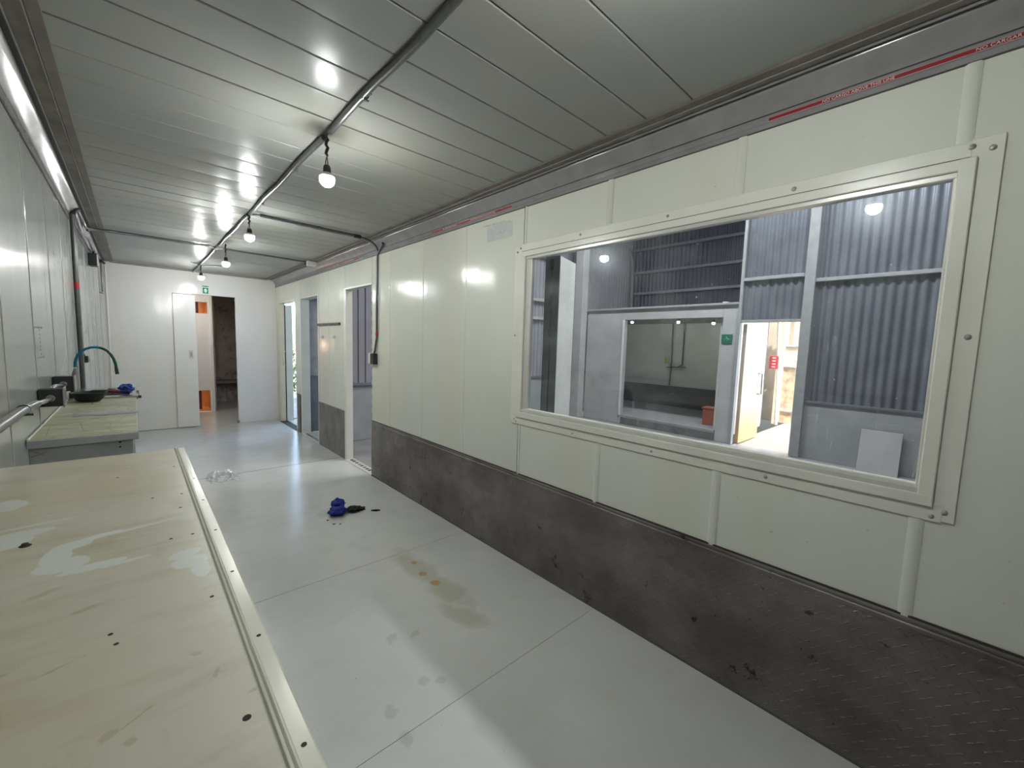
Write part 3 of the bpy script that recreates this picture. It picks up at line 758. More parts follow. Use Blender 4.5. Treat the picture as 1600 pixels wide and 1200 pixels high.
bm = new(); tube(bm, [(1.60,4.05,H-.020),(1.665,4.05,H-.020)], .017, 10); obj('dark_coupling', bm, M['black'], cc, True)
bm = new(); tube(bm, [(XR-.013,4.13,2.375),(XR-.02,4.06,2.41),(XR-.035,3.98,2.435)], .009, 8); tube(bm, [(XR-.035,3.98,2.435),(XR-.04,3.96,2.44)], .015, 8); obj('stub_branch', bm, M['conduit'], cc, True)
bm = new(); tube(bm, [(XR-.013,4.16,1.575),(XR-.013,4.16,1.535)], .0125, 10); obj('red_tape', bm, M['red'], cc, True)
bx('switch_box', M['bluegrey'], cc, XR-.05, XR-.002, 4.165, 4.245, 1.235, 1.35, bev=.004)
bx('white_side_plate', M['frame'], cc, XR-.048, XR-.002, 4.247, 4.30, 1.24, 1.352, bev=.003)
bm = new(); clamp(bm, (1.28, 4.03, H-.018), 'x', .0125); obj('clamp', bm, M['conduit'], cc, True)

c2 = thing('far_cross_conduit', 'grey conduit crossing the ceiling at the third bulb from wall to wall', 'pipe', (.7, 5.84, H-.02))
bm = new(); tube(bm, [(-.29,5.75,H-.05),(-.20,5.81,H-.022),(.2,5.81,H-.019),(.665,5.81,H-.019)], .014, 10); obj('conduit_length', bm, M['conduit'], c2, True)
bm = new(); tube(bm, [(.80,5.86,H-.019),(1.25,5.88,H-.019),(1.69,5.90,H-.019)], .011, 10); obj('conduit_length', bm, M['conduit'], c2, True)
bm = new(); tube(bm, [(.66,5.81,H-.016),(.735,5.85,H-.034),(.81,5.86,H-.016)], .0035, 6); obj('exposed_wire', bm, M['aluwhite'], c2, True)
bm = new(); box(bm, 1.68, 1.76, 5.86, 5.94, H-.055, H-.012, bev=.004); obj('junction_box', bm, M['black'], c2)
bx('white_box_base', M['aluwhite'], c2, 1.69, 1.80, 5.80, 5.86, H-.075, H-.015, bev=.003)
bm = new(); tube(bm, [(.62,7.32,H-.012),(XC,7.36,H-.03),(.90,7.28,H-.02),(1.05,7.30,H-.012)], .004, 6); o = obj('loose_wire', bm, M['bluegrey'], None, True); tag(o, 'thin loose grey wire on the ceiling by the farthest bulb', 'wire')

# left wall drop conduits
lc = thing('left_wall_conduit', 'pair of grey conduits dropping down the left wall, with red tape', 'pipe', (XL+.02, 5.0, 1.8))
bm = new(); tube(bm, [(XL+.02,4.93,2.43),(XL+.018,4.93,2.0),(XL+.018,4.93,1.0)], .0165, 10); obj('conduit_length', bm, M['conduit'], lc, True)
bm = new(); tube(bm, [(XL+.02,5.04,2.43),(XL+.016,5.04,2.0),(XL+.016,5.06,1.30),(XL+.03,5.10,1.25)], .012, 10); obj('conduit_length', bm, M['bluegrey'], lc, True)
bm = new(); tube(bm, [(XL+.018,4.93,1.885),(XL+.018,4.93,1.83)], .018, 10); obj('red_tape', bm, M['red'], lc, True)
bm = new(); tube(bm, [(XL+.018,4.93,1.56),(XL+.018,4.93,1.54)], .020, 10); obj('clamp', bm, M['conduit'], lc, True)
bm = new(); tube(bm, [(XL+.018,4.93,2.25),(XL+.018,4.93,2.23)], .019, 10); obj('clamp', bm, M['conduit'], lc, True)
bx('lower_box', M['bluegrey'], lc, XL+.002, XL+.05, 5.05, 5.16, 1.22, 1.275, bev=.003)
bm = new(); tube(bm, arc_pts((XL+.02,4.93,2.42),(XL+.025,4.93,2.47),(XL+.045,5.0,2.475),6), .022, 10); obj('black_elbow', bm, M['black'], lc, True)
bm = new(); tube(bm, [(XL+.045,5.0,2.475),(XL+.05,5.4,2.47),(XL+.055,5.70,2.46),(-.20,5.81,H-.022)], .010, 8); obj('upper_branch', bm, M['conduit'], lc, True)
bm = new(); tube(bm, [(XL+.03,5.0,2.44),(XL+.028,5.6,2.39),(XL+.045,6.1,2.42),(XL+.04,7.0,2.41)], .010, 8); obj('lower_branch', bm, M['conduit'], lc, True)
jb = thing('junction_box', 'dark square junction box high on the left wall near the corner', 'electrical box', (XL+.03, 6.95, 2.3))
bx('box_body', M['bluegrey'], jb, XL+.002, XL+.07, 6.75, 6.90, 2.235, 2.37, bev=.004)
bx('white_cover', M['white'], jb, XL+.068, XL+.078, 6.76, 6.89, 2.24, 2.365, bev=.002)
bm = new(); tube(bm, [(XL+.04,6.83,2.37),(XL+.045,6.86,2.42),(XL+.05,7.2,2.43),(XL+.05,7.8,2.44)], .009, 8); obj('cable', bm, M['black'], jb, True)
cp = thing('corner_pipe', 'white pipe with dark bend in the far left corner', 'pipe', (XL+.05, 8.2, 2))
bm = new(); tube(bm, [(XL+.05,8.20,2.45),(XL+.05,8.2,2.05)], .010, 8); tube(bm, [(XL+.01,8.0,2.03),(XL+.05,8.2,2.03)], .010, 8); obj('dark_pipe', bm, M['conduit'], cp, True)
bm = new(); tube(bm, [(XL+.085,8.27,2.44),(XL+.085,8.27,0.02)], .012, 8); obj('white_pipe', bm, M['end'], cp, True)
bm = new(); tube(bm, [(XL+.05,8.20,2.46),(XL+.05,8.12,2.47),(XL+.08,8.28,2.45)], .014, 8); obj('black_bend', bm, M['black'], cp, True)
# low pipe with two boxes by the sink
lp = thing('low_wall_conduit', 'shiny conduit along the left wall ending in two square metal boxes', 'pipe', (XL+.04, 2.5, 1.17))
bm = new(); tube(bm, [(XL+.022,-1.5,1.175),(XL+.022,1.6,1.175),(XL+.022,2.35,1.176),(XL+.030,2.62,1.172)], .0165, 12); obj('conduit_length', bm, M['conduit'], lp, True)
bm = new(); tube(bm, [(XL+.030,2.60,1.172),(XL+.040,2.76,1.166),(XL+.044,2.86,1.163),(XL+.044,2.905,1.163)], .0105, 12); obj('conduit_end', bm, M['steel'], lp, True)
bm = new(); tube(bm, [(XL+.022,2.42,1.176),(XL+.022,2.445,1.176)], .0195, 12); box(bm, XL+.002, XL+.046, 2.425, 2.44, 1.150, 1.158); obj('clamp', bm, M['conduit'], lp, True)
def ebox(y, z, nm):
    bx(nm, M['bluegrey'], lp, XL+.002, XL+.082, y, y+.075, z-.042, z+.042, bev=.003)
    bx('cover_plate', M['alu'], lp, XL+.082, XL+.088, y-.003, y+.078, z-.046, z+.046, bev=.001)
    bm = new(); tube(bm, [(XL+.044,y-.012,z),(XL+.044,y+.002,z)], .016, 12); obj('locknut', bm, M['steel'], lp, True)
ebox(2.905, 1.163, 'metal_box'); ebox(3.40, 1.185, 'metal_box')
bm = new(); tube(bm, [(XL+.04,2.985,1.166),(XL+.03,3.10,1.19),(XL+.03,3.22,1.192),(XL+.044,3.32,1.185),(XL+.044,3.40,1.185)], .0105, 12); obj('linking_conduit', bm, M['steel'], lp, True)

# ================================================================== WALL FITTINGS
hr = thing('hook_rail', 'dark hook rail on the wall between the two doorways', 'rack', (XR, 5.6, 1.68))
bx('rail', M['darkmetal'], hr, XR-.022, XR-.002, 5.22, 6.04, 1.665, 1.695, bev=.003)
for y in (5.30, 5.55, 5.8): bx('end_cap', M['alu'], hr, XR-.026, XR-.021, y, y+.03, 1.668, 1.692, bev=.001)
for y in (5.42, 5.86):
    w = thing('wall_hook', 'small metal wall hook under the hook rail, %s' % ('nearer the nearest doorway' if y < 5.6 else 'nearer the middle doorway'), 'hook', (XR, y, 1.52))
    bx('plate', M['screw'], w, XR-.006, XR-.001, y-.012, y+.012, 1.495, 1.535, bev=.002)
    bm = new(); tube(bm, [(XR-.005,y,1.525),(XR-.022,y,1.515),(XR-.026,y,1.505),(XR-.022,y,1.498)], .004, 8); obj('prong', bm, M['screw'], w, True)

# ================================================================== TABLE (painted sheet panel) in the foreground
TZ = 1.03
tb = thing('work_table', 'long yellowed cream sheet-topped table in the foreground with ridged edge', 'table', (-.1, 1, 0))
TN = -.55
bm = new(); prism_y(bm, [(-.340,TZ-.03),(-.340,TZ),(.099,TZ),(.099,TZ-.03)], TN, 2.083); obj('tabletop', bm, M['table'], tb)
bm = new()
prism_y(bm, [(.099,TZ-.03),(.099,TZ),(.1005,TZ+.0005),(.1025,TZ+.0045),(.1045,TZ+.0005),(.1075,TZ-.001),(.1095,TZ+.0035),(.1115,TZ+.0035),(.1135,TZ-.0005),(.131,TZ-.001),(.1335,TZ-.003),(.1335,TZ-.03)], TN, 2.078)
obj('ridged_edge', bm, basic('ridge_paint', (.62,.62,.54), .16, .15, .08, 4), tb)
for (x, y, big) in [(.02,1.474,0),(.083,1.469,0),(.072,1.35,0),(.081,1.149,0),(.043,1.149,0),(.082,.843,0),(-.044,.826,0),(-.037,.794,0),(.122,.685,0),(.081,.536,1),(.122,.458,0),(.122,.915,0),(-.055,1.75,0),(.084,1.795,0),(.123,1.61,0),(.123,1.381,0),(.123,1.144,0)]:
    bm = new(); r_ = .0036 if big else .0024
    zt = TZ if x < .1 else TZ-.0008
    lathe(bm, x, y, [(r_*1.35, zt-.0005), (r_*1.3, zt+.0004), (r_, zt+.0006), (0, zt+.0004)], 10); obj('screw_hole', bm, M['hole'], tb)
bm = new(); lathe(bm, -.186, 1.291, [(.009,TZ-.001),(.0095,TZ+.001),(.006,TZ+.003),(.005,TZ+.006),(0,TZ+.007)], 12); obj('rusty_stud', bm, M['dirt'], tb, True)
bx('under_frame', M['girt'], tb, -.32, .10, TN+.03, 2.04, TZ-.075, TZ-.031, bev=.003)
for x in (-.30, .07):
    for y in (TN+.06, 2.0): bx('leg', M['girt'], tb, x-.02, x+.02, y-.02, y+.02, 0, TZ-.075, bev=.002)

# ================================================================== SINK COUNTER
CT = 1.028
sc = thing('sink_counter', 'stained green-cream counter against the left wall holding the steel sink', 'counter', (-.18, 3.4, 0))
bx('countertop', M['counter'], sc, XL+.004, -.004, 2.565, 3.95, CT-.028, CT, bev=.003)
bx('front_edge', M['concwall'], sc, XL+.004, -.001, 2.548, 2.566, CT-.034, CT-.001, bev=.002)
bx('front_panel', M['girt'], sc, XL+.006, -.022, 2.566, 2.584, .86, CT-.030, bev=.002)
bx('side_panel', M['concwall'], sc, -.040, -.022, 2.586, 4.55, .86, CT-.030, bev=.002)
bx('wall_seal', M['frame'], sc, XL+.0035, XL+.009, 2.565, 3.95, CT-.004, CT+.005, bev=.001)
for (x, z) in ((-.066,.962),(-.066,.984)):
    bm = new(); r = bmesh.ops.create_uvsphere(bm, u_segments=8, v_segments=6, radius=.004, matrix=Matrix.Translation((x, 2.566, z))); obj('screw_hole', bm, M['hole'], sc)
for x in (XL+.035, -.045):
    for y in (2.62, 4.5): bx('leg', M['girt'], sc, x-.018, x+.018, y-.018, y+.018, 0, .86, bev=.002)
bm = new()
for k in range(11):
    x = XL+.02+k*.028; box(bm, x, x+random.uniform(.008,.026), 2.562, 2.566, .862+random.uniform(0,.008), .875)
for (a, b, c, d) in ((XL+.01,XL+.06,.955,.975),(XL+.012,XL+.05,.985,.96)):
    tube(bm, [(a,2.565,c),(b,2.565,d)], .0015, 5)
obj('chipped_paint', bm, M['brown'], sc, kind='stuff')
sk_ = thing('steel_sink', 'stainless steel sink set into the counter beneath the teal faucet', 'sink', (-.17, 4.25, CT))
bm = new()
sx0, sx1, sy0, sy1 = XL+.01, .006, 3.95, 4.62; ix0, ix1, iy0, iy1 = XL+.09, -.04, 4.05, 4.50; zt, zb = CT+.012, CT-.13
o_ = [(sx0,sy0),(sx1,sy0),(sx1,sy1),(sx0,sy1)]; i_ = [(ix0,iy0),(ix1,iy0),(ix1,iy1),(ix0,iy1)]
ov = [bm.verts.new((x,y,zt)) for x,y in o_]; ol = [bm.verts.new((x,y,CT-.012)) for x,y in o_]
iv = [bm.verts.new((x,y,zt-.002)) for x,y in i_]; ib = [bm.verts.new((x*.96-.005,y,zb)) for x,y in i_]
for k in range(4):
    q = (k+1) % 4
    bm.faces.new((ov[k],ov[q],iv[q],iv[k])); bm.faces.new((iv[k],iv[q],ib[q],ib[k])); bm.faces.new((ol[k],ol[q],ov[q],ov[k]))
bm.faces.new(ib); obj('basin', bm, M['steel'], sk_)
bx('rear_lip', M['steel'], sk_, -.004, .012, 4.2, 4.62, CT-.03, CT+.024, bev=.002)
bm = new(); lathe(bm, -.19, 4.27, [(.03,zb+.001),(.028,zb+.004),(0,zb+.002)], 14); obj('drain', bm, M['darkmetal'], sk_)
bx('corner_bracket', M['darkmetal'], sk_, -.004, .024, 4.16, 4.20, CT-.03, CT-.012, bev=.001)
fc = thing('faucet', 'faucet with teal arching hose and chrome sprayer over the sink', 'faucet', (-.315, 3.97, CT))
fx, fy = XL+.034, 4.0
bm = new(); lathe(bm, fx, fy, [(0,CT+.013),(.024,CT+.0135),(.024,CT+.022),(.016,CT+.028),(.016,CT+.075),(.019,CT+.078),(.019,CT+.085),(0,CT+.086)], 14); obj('base', bm, M['darkmetal'], fc, True)
bm = new(); tube(bm, [(fx,fy,CT+.08),(fx+.004,fy,CT+.12),(fx+.010,fy,CT+.17),(fx+.014,fy,CT+.205)], [.014,.016,.013,.009], 12); obj('chrome_grip', bm, M['alu'], fc, True)
hp = []
for k in range(15):
    a = PI - PI*.985*k/14
    hp.append((fx+.014+.10+.100*math.cos(a), fy-.02*k/14, 1.245+.135*math.sin(a)**.9 - (.0 if k < 10 else .006*(k-10))))
bm = new(); tube(bm, hp[:9], .0085, 10); obj('teal_hose', bm, M['tealhose'], fc, True)
bm = new(); tube(bm, hp[8:], .0085, 10); obj('green_hose', bm, M['greenhose'], fc, True)
e = Vector(hp[-1]); bm = new(); tube(bm, [e+Vector((-.001,0,.006)), e+Vector((.003,0,-.035))], [.010,.0105], 10); obj('spout_tip', bm, M['darkmetal'], fc, True)
bm = new(); box(bm, fx-.02, fx+.03, fy-.035, fy-.012, CT+.014, CT+.05); obj('side_lever', bm, M['black'], fc)
bl = thing('mixing_bowl', 'black-green shallow bowl sitting at the counter edge of the sink', 'bowl', (-.222, 3.86, CT))
bm = new(); lathe(bm, -.232, 3.84, [(0,CT+.001),(.050,CT+.002),(.068,CT+.018),(.083,CT+.056),(.086,CT+.057),(.085,CT+.062),(.080,CT+.060),(.064,CT+.024),(.045,CT+.008),(0,CT+.007)], 28); obj('bowl_body', bm, M['bowl'], bl, True)
rs = thing('red_scrubber', 'dark red-brown brush lying behind the bowl', 'brush', (-.115, 4.02, CT+.012))
bm = new(); tube(bm, [(-.150,4.01,CT+.052),(-.12,4.015,CT+.046),(-.09,4.02,CT+.040)], [.014,.018,.012], 10); obj('brush_head', bm, M['redbrown'], rs, True)
bm = new(); tube(bm, [(-.135,4.015,CT+.030),(-.12,4.015,CT+.036)], .016, 8); obj('brush_base', bm, M['black'], rs, True)
bm = new(); tube(bm, [(-.095,4.02,CT+.040),(-.06,4.03,CT+.042),(-.03,4.04,CT+.038)], .004, 8); obj('handle', bm, M['black'], rs, True)
bm = new(); blob(bm, (-.058, 4.10, CT+.054), (.042,.05,.030), .45, 3.1, 4); o = obj('blue_cloth', bm, M['bluecloth'], None, True); tag(o, 'crumpled bright blue cloth on the right side of the sink', 'cloth')
bm = new(); blob(bm, (-.058, 4.09, CT+.026), (.036,.04,.012), .3, 6.1, 3); o = obj('dark_blue_cloth', bm, M['bluerag'], None, True); tag(o, 'dark navy cloth squashed under the bright blue cloth by the sink', 'cloth')
bm = new()
k_ = 10
top = []; 
for i in range(k_+1):
    x = -.262+(.254+.014)*i/k_; z = CT+.002+.0035*abs(math.sin(i*1.7)); yc_ = 3.215+.0*i
    top.append([bm.verts.new((x, yc_-.055+.003*math.sin(i), z)), bm.verts.new((x, yc_+.055, z+.001))])
for a, b in zip(top, top[1:]): bm.faces.new((a[0], b[0], b[1], a[1]))
r = bmesh.ops.solidify(bm, geom=bm.faces[:], thickness=.0015)
o = obj('paper_strip', bm, M['paper'], None, True); tag(o, 'pale paper strip lying across the green-cream counter', 'paper')

# ================================================================== LITTER ON THE FLOOR
bm = new()
gx, gy = 12, 12; vs = []
for i in range(gx):
    row = []
    for j in range(gy):
        u, v = i/(gx-1)-.5, j/(gy-1)-.5
        rr_ = math.hypot(u, v); q = 1-.35*rr_
        x = .632+u*.31*q; y = 5.16+v*.52*q
        z = .003+max(0, .065*(1-1.6*rr_))*(.4+abs(noise.noise(Vector((u*7, v*7, 1)))*2.2))
        row.append(bm.verts.new((x+noise.noise(Vector((u*5,v*5,3)))*.02, y+noise.noise(Vector((u*5,v*5,9)))*.03, z)))
    vs.append(row)
for i in range(gx-1):
    for j in range(gy-1): bm.faces.new((vs[i][j], vs[i+1][j], vs[i+1][j+1], vs[i][j+1]))
o = obj('plastic_wrapper', bm, M['film'], None); tag(o, 'crumpled clear plastic wrapper on the grey floor beside the table end', 'wrapper')
bm = new(); blob(bm, (1.215,3.46,.036), (.068,.065,.036), .35, 2.2, 4); blob(bm, (1.262,3.58,.046), (.050,.07,.046), .4, 5.2, 3); o = obj('blue_rag', bm, M['bluerag'], None, True); tag(o, 'small crumpled deep blue rag lying on the open floor', 'rag')
bm = new(); blob(bm, (1.352,3.47,.018), (.052,.06,.018), .6, 8.2, 4, 2.6); blob(bm, (1.41,3.45,.012), (.038,.035,.012), .5, 4.2, 3, 2.6); o = obj('black_scrap', bm, M['blackrag'], None, True); tag(o, 'black torn scrap pressed against the blue rag', 'scrap')
bm = new(); tube(bm, [(1.47,3.37,.006),(1.50,3.34,.009),(1.535,3.33,.005)], [.005,.010,.004], 8); o = obj('black_chip', bm, M['blackrag'], None, True); tag(o, 'lone thin black fragment right of the blue rag', 'scrap')
bm = new(); tube(bm, [(1.27,3.62,.008),(1.31,3.64,.006),(1.33,3.62,.008),(1.32,3.68,.03)], .003, 6); o = obj('black_tie', bm, M['black'], None, True); tag(o, 'thin black tie sticking up behind the blue rag', 'tie')
sm_ = [(1.115,3.40),(1.13,3.30),(1.17,3.27),(1.36,3.68),(1.42,3.42),(1.02,3.52),(.98,3.60)]
for k, (x, y) in enumerate(sm_[:4]):
    bm = new(); blob(bm, (x,y,.002), (.009+.003*(k%2),.008,.003), .6, k+1.5, 2); o = obj('floor_crumb', bm, M['dirt'], None); tag(o, ('tiny dark crumb just in front of the blue rag on its table side', 'second tiny dark crumb in front of the blue rag', 'dark crumb directly in front of the blue rag', 'dark crumb lying behind the black scrap')[k], 'debris', 'crumbs scattered around the blue rag')

# ================================================================== WAREHOUSE BEYOND THE WINDOW
WX = 7.05
wf = bx('warehouse_floor', basic('warehouse_concrete', (.27,.265,.26), .30, 0, .15, 2.5), None, XR+.105, WX+.12, -7, 5.98, -.06, -.004, kind='structure')
# facing wall
ww = setting('wall_warehouse')
bx('lower_wall', M['concwall'], ww, WX, WX+.12, -7, 1.50, 0, .80); 
bx('wall_cap', M['girtdark'], ww, WX-.02, WX+.12, -7, 1.47, .80, .825)
bm = new(); corrugated(bm, 'x', WX+.03, -7, 1.48, .82, 2.52); obj('corrugated_sheet', bm, M['sheet'], ww, True)
bm = new(); corrugated(bm, 'x', WX+.035, -7, 1.50, 2.50, 5.4); obj('corrugated_sheet', bm, M['sheet'], ww, True)
bm = new(); corrugated(bm, 'x', WX+.03, 1.62, 2.42, 1.97, 5.4); obj('corrugated_sheet', bm, M['sheet'], ww, True)
bx('rail', M['girt'], ww, WX-.03, WX+.02, -7, 1.48, 2.49, 2.54, bev=.004)
bx('rail', M['girt'], ww, WX-.03, WX+.02, 1.62, 2.41, 2.58, 2.63, bev=.004)
bx('column', M['girt'], ww, WX-.06, WX+.06, 1.475, 1.60, 0, 5.4, bev=.004)
bx('column', M['girt'], ww, WX-.03, WX+.06, 2.40, 2.445, 0, 5.4, bev=.004)
bx('door_head', M['girt'], ww, WX-.02, WX+.04, 1.55, 2.42, 1.945, 1.985, bev=.003)
bx('light_block_sheet', M['sheetdark'], ww, WX+.06, 9.6, 2.40, 2.43, 2.30, 5.4)  # hidden sheet added to block light above the booth
# exit doorway leaf
ed = setting('door_5')
bm = new(); box(bm, 7.12, 8.02, 2.33, 2.385, .02, 1.93, bev=.003); obj('cream_leaf', bm, M['creamdoor'], ed)
bm = new(); tube(bm, [(7.84,2.33,1.13),(7.84,2.27,1.13),(7.86,2.27,.78),(7.86,2.33,.78)], .012, 8); obj('door_handle', bm, M['girtdark'], ed, True)
# yard
bx('yard_floor', M['yard'], None, WX+.12, 14, -6, 2.46, -.06, -.006, kind='structure')
yg = thing('yard_gate', 'sunlit panelled gate seen through the bright exit doorway', 'gate', (9.9, 1.6, 0))
bx('lower_board', M['board'], yg, 9.93, 9.96, .6, 2.5, .30, 1.20, bev=.003)
bx('middle_board', M['cream'], yg, 9.93, 9.96, .6, 2.5, 1.22, 1.62, bev=.003)
bm = new(); corrugated(bm, 'x', 9.95, .6, 2.5, 1.66, 2.6, .16, .02); obj('upper_sheet', bm, M['cream'], yg, True)
for z in (1.20, 1.62, .28): bx('gate_rail', M['girt'], yg, 9.90, 9.94, .6, 2.5, z, z+.035, bev=.003)
bx('kick_board', M['board'], yg, 9.93, 9.96, .6, 2.5, .04, .28, bev=.003)
bx('gate_post', M['cream'], yg, 9.87, 9.95, 2.52, 2.62, 0, 2.7, bev=.004)
bx('gate_post', M['cream'], yg, 9.87, 9.95, .5, .6, 0, 2.7, bev=.004)
yw = bx('yard_wall', M['cream'], None, 10.3, 10.45, 2.62, 5.5, 0, 2.9, kind='structure')
yp = thing('white_yard_pipe', 'white pipe leaning beside the gate out in the yard', 'pipe', (9.7, 2.65, 0))
bm = new(); tube(bm, [(9.65,2.47,.03),(9.65,2.50,.9),(9.65,2.58,2.2)], .03, 10); obj('upright_pipe', bm, M['white'], yp, True)
rn = thing('red_notice', 'small red notice on the white pipe outside the exit doorway', 'sign', (9.6, 2.6, 1.3))
bx('notice_board', M['signred'], rn, 9.56, 9.58, 2.50, 2.66, 1.17, 1.43, bev=.002)
for z in (1.21, 1.27, 1.33, 1.39): bx('white_line', M['white'], rn, 9.556, 9.560, 2.55, 2.61, z-.008, z+.008)

# leaning board
lb = thing('leaning_board', 'white square board leaning on the low warehouse wall, seen through the window', 'board', (6.95, .61, 0))
bm = new(); box(bm, 6.88, 6.90, .415, .815, .0, .53, bev=.002)
for v in bm.verts: v.co.x += v.co.z*.24
obj('board', bm, M['boothwhite'], lb)
# distant dark wall above and behind the booth
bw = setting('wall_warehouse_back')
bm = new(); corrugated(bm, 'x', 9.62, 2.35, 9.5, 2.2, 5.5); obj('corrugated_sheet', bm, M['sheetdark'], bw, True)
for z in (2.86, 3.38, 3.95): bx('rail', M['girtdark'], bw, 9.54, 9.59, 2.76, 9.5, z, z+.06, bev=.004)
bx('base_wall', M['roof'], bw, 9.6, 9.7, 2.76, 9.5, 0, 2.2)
# perpendicular corrugated wall seen through door 1
pw = setting('wall_warehouse_side')
bx('lower_wall', M['concwall'], pw, XR+.11, WX, 5.98, 6.08, 0, .82); bx('wall_cap', M['girtdark'], pw, XR+.11, WX, 5.94, 6.08, .82, .86, bev=.003)
bm = new(); x = XR+.11; pf = []
while x < WX+2.6:
    pf += [(x, 6.0), (x+.088, 6.0), (x+.094, 6.018), (x+.102, 6.018)]; x += .108
pf += [(x, 6.0), (x, 6.03), (XR+.11, 6.03)]
prism_z(bm, pf, .86, 5.4)
obj('ribbed_sheet', bm, basic('ribbed_violet_sheet', (.33,.33,.36), .4, .1, .08, 3), pw)
for z in (2.05, 2.42, 3.3): bx('rail', M['boothwhite'], pw, 3.2, WX, 5.92, 5.97, z-.03, z+.03, bev=.004)
bx('column', M['boothwhite'], pw, 6.85, 7.04, 5.40, 5.60, 0, 5.4, bev=.005)
bx('pilaster', M['girt'], pw, XR+.11, XR+.16, 5.9, 5.97, 0, 2.4, bev=.003)
# roof and closing walls
rf = setting('roof_warehouse')
bx('roof_sheet', M['roof'], rf, XR+.09, WX+.14, -7.2, 9.6, 5.4, 5.46); bx('roof_sheet', M['roof'], rf, WX+.14, 9.8, 2.35, 9.6, 5.4, 5.46)
for y in (-5, -2, 1, 4): bx('roof_beam', M['girtdark'], rf, XR+.1, WX, y-.05, y+.05, 5.25, 5.4)
bx('gable_wall', M['concwall'], rf, XR+.09, WX+.1, -7.2, -7.1, 0, 5.4)
bx('upper_closing_sheet', M['sheetdark'], rf, XR-.4, XR+.09, -7.2, 6.05, 5.4, 5.46); bx('trailer_side_sheet', M['sheetdark'], rf, XR+.04, XR+.09, -7.2, 6.05, 2.62, 5.4)
bx('side_closing_wall', M['concwall'], rf, XR+.04, XR+.09, -7.2, YB-.06, 0, 2.62)
for y in (.9, 3.4):  # fixtures for the added fill lamps, above the view
    t = thing('roof_fill_lamp', 'added unseen fill lamp under the warehouse roof, %s' % ('nearer the exit side' if y < 1 else 'over the middle'), 'lamp', (5.35, y, 5.1))
    bx('housing', M['aluwhite'], t, 5.2, 5.5, y-.8, y+.8, 5.04, 5.12, bev=.004); bx('diffuser', M['tube'], t, 5.23, 5.47, y-.77, y+.77, 5.02, 5.04)
    for dy in (-.5, .5): bm = new(); tube(bm, [(5.35,y+dy,5.12),(5.35,y+dy,5.4)], .008, 6); obj('hanger', bm, M['girtdark'], t)

# booth opposite (white room with an open front)
bo = setting('booth')
bx('front_panel', M['boothwhite'], bo, WX+.02, WX+.12, 4.50, 5.40, 0, 2.26, bev=.004)
bx('front_panel', M['boothwhite'], bo, WX+.02, WX+.12, 2.45, 2.68, 0, 2.26, bev=.004)
bx('front_lintel', M['boothwhite'], bo, WX+.02, WX+.12, 2.68, 4.50, 2.04, 2.26, bev=.004)
bx('top_rail', M['girt'], bo, WX-.02, WX+.02, 2.45, 5.42, 2.235, 2.27, bev=.003)
bx('opening_edge', M['white'], bo, WX+.0, WX+.02, 4.50, 4.54, .17, 2.04, bev=.002)
bx('booth_floor', basic('booth_floor_paint', (.30,.30,.30), .4), bo, WX+.03, 9.4, 2.7, 6.6, .13, .17)
bx('shade_fascia', M['kickfar'], bo, WX+.03, WX+.06, 2.68, 4.5, 0, .13)  # dark grey stands in for the shadow band below the opening
bx('back_wall', M['boothin'], bo, 9.3, 9.36, 2.7, 6.6, .17, 2.3)
bx('back_kick_plate', basic('booth_kick', (.06,.06,.065), .5, .2), bo, 9.27, 9.30, 2.7, 6.6, .17, .645, bev=.003)
bx('back_cornice', M['kickfar'], bo, 9.24, 9.30, 2.7, 6.6, 2.10, 2.22, bev=.003)
bx('side_wall', M['boothin'], bo, WX+.1, 9.36, 2.68, 2.74, .0, 2.3); bx('side_wall', M['boothin'], bo, WX+.1, 9.36, 6.6, 6.66, .0, 2.3)
bx('booth_roof', M['boothin'], bo, WX+.1, 9.4, 2.68, 6.66, 2.24, 2.28)
for i, (y, z) in enumerate(((5.10,2.085),(4.024,2.067),(3.319,2.028))):
    bulb_thing(8.3, y, 2.235, z, ('small bare bulb at the left of the white booth seen through the window', 'bright bare bulb at the middle of the white booth seen through the window', 'dim bare bulb at the right edge of the white booth seen through the window')[i], 'bare bulbs in the booth across the warehouse', .028, 'bulb2')
bp_ = thing('booth_pipes', 'two thin grey pipes down the booth back wall', 'pipe', (9.26, 4.4, 1.5))
bm = new(); tube(bm, [(9.28,4.62,2.1),(9.28,4.60,1.22),(9.26,4.60,1.1)], .018, 8); tube(bm, [(9.28,4.60,1.1),(9.28,4.62,.6)], .014, 8); obj('left_pipe', bm, M['conduit'], bp_, True)
bm = new(); tube(bm, [(9.28,4.34,2.1),(9.28,4.34,1.16),(9.26,4.45,1.08)], .018, 8); obj('right_pipe', bm, M['conduit'], bp_, True)
bm = new(); tube(bm, [(9.25,4.72,1.08),(9.25,4.24,1.10)], .012, 8); obj('valve_bar', bm, M['darkmetal'], bp_, True)
t = thing('yellow_tag', 'small yellow tag beside the pipes on the booth wall', 'tag', (9.28, 4.72, 1.25)); bx('tag_card', M['yellow'], t, 9.285, 9.298, 4.66, 4.78, 1.17, 1.32, bev=.002)
t = thing('orange_crate', 'dull orange crate standing inside the booth opening', 'crate', (7.6, 2.97, .17))
bx('crate_body', M['orangebox'], t, 7.5, 7.68, 2.87, 3.07, .171, .46, bev=.006); bx('crate_rim', M['orangebox'], t, 7.49, 7.69, 2.86, 3.08, .46, .49, bev=.003)
t = thing('green_exit_sign', 'small dark green sign on the booth pillar beside the exit doorway', 'sign', (WX, 2.6, 1.7))
bx('sign_plate', M['green'], t, WX+.004, WX+.019, 2.515, 2.680, 1.62, 1.765, bev=.002)
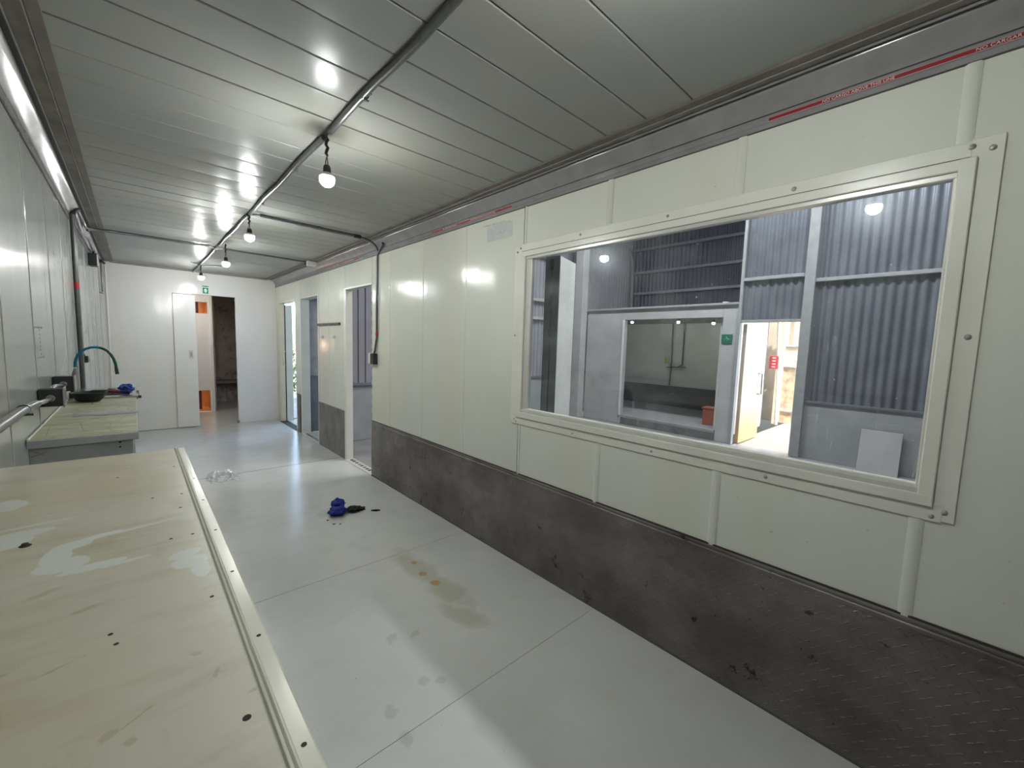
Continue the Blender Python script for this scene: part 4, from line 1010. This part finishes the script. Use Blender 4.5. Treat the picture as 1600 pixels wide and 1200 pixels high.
bm = new(); tube(bm, [(WX+.002,2.64,1.66),(WX+.002,2.60,1.70),(WX+.002,2.56,1.68)], .008, 6); tube(bm, [(WX+.002,2.60,1.70),(WX+.002,2.60,1.735)], .010, 6); obj('pale_symbol', bm, basic('dull_mint', (.12,.35,.26), .5), t)

# white insulated door leaf standing open, left in the window
dl = thing('open_door_leaf', 'tall pale insulated door leaf standing open outside, at the left of the window', 'door', (4.1, 3.6, 0))
bm = new(); prism_z(bm, [(3.835,3.62),(3.925,3.46),(4.44,3.635),(4.35,3.79)], .02, 2.60); obj('leaf_panel', bm, M['leaf'], dl)
bm = new(); prism_z(bm, [(3.830,3.618),(3.920,3.455),(3.930,3.461),(3.840,3.625)], .02, 2.60); obj('leaf_edge', bm, M['greendge'], dl)
bm = new(); tube(bm, [(3.868,3.535,.1),(3.868,3.535,2.5)], .006, 6); obj('edge_bead', bm, M['darkmetal'], dl)
for z in (1.6, 1.95): 
    bm = new(); tube(bm, [(3.87,3.54,z),(3.83,3.52,z+.02),(3.835,3.53,z+.09),(3.87,3.54,z+.12)], .008, 6); obj('hinge_loop', bm, M['darkmetal'], dl, True)
bx('top_hinge', M['darkmetal'], dl, 3.855, 3.905, 3.50, 3.56, 2.42, 2.56, bev=.003)
# gooseneck lamp on the dark wall
gn = thing('gooseneck_lamp', 'bent grey pipe lamp with warm light high on the dark wall', 'lamp', (9.5, 5.9, 3))
bm = new(); tube(bm, [(9.5,5.88,2.3),(9.5,5.92,3.6)] + arc_pts((9.5,5.93,3.7),(9.45,5.97,4.15),(9.4,6.42,4.18),8), .045, 10); obj('bent_pole', bm, M['girtdark'], gn, True)
bm = new(); lathe(bm, 9.4, 6.45, [(0,4.22),(.04,4.22),(.14,4.12),(.135,4.115),(0,4.17)], 16); obj('shade', bm, M['girtdark'], gn, True)
bm = new(); r = bmesh.ops.create_icosphere(bm, subdivisions=2, radius=.05, matrix=Matrix.Translation((9.4,6.45,4.10))); obj('bulb', bm, M['warm'], gn, True)

bx('shade_canopy', M['roof'], None, XR+.13, 3.6, 6.10, 7.08, 2.72, 2.76, kind='structure')  # unseen canopy added to darken the leaf outside the middle doorway
# ================================================================== OUTDOORS THROUGH THE END DOOR
bx('ground', M['ground'], None, XR+.0, 16, 6.1, 20, -.08, -.02, kind='structure')
wg = bx('garden_wall', M['boothin'], None, 1.9, 9, 13.0, 13.2, 0, 1.0, kind='structure')
bx('garden_step', M['cream'], wg, 1.9, 9, 12.8, 13.0, 0, .2, kind='structure')
random.seed(3)
for i, (x, y, s, lab) in enumerate(((2.75, 11.2, .55, 'low green bush outside the end doorway'), (3.4, 12.3, .8, 'taller pale green bush farther outside the end doorway'))):
    t = thing('leafy_bush', lab, 'bush', (x, y, 0))
    bm = new()
    for k in range(5): a = k*1.3; tube(bm, [(x,y,0),(x+.1*math.cos(a),y+.1*math.sin(a),s*.8),(x+.25*math.cos(a),y+.25*math.sin(a),s*1.8)], [.015,.01,.004], 5)
    obj('branch', bm, M['brown'], t, kind='stuff')
    bm = new()
    for k in range(700):
        a, b_, r_ = random.uniform(0, 2*PI), random.uniform(-1, 1), s*random.uniform(.35, 1)**.5
        q = Vector((x+r_*.8*math.cos(a)*math.sqrt(1-b_*b_), y+r_*.8*math.sin(a)*math.sqrt(1-b_*b_), s*1.25+r_*1.2*b_))
        d = Vector((random.gauss(0,1), random.gauss(0,1), random.gauss(0,1))).normalized(); e = d.cross(Vector((0,0,1))).normalized()
        L_ = .06; v = [bm.verts.new(q-d*L_), bm.verts.new(q+e*L_*.35), bm.verts.new(q+d*L_), bm.verts.new(q-e*L_*.35)]
        bm.faces.new(v)
    obj('foliage', bm, M['foliage'], t, kind='stuff')
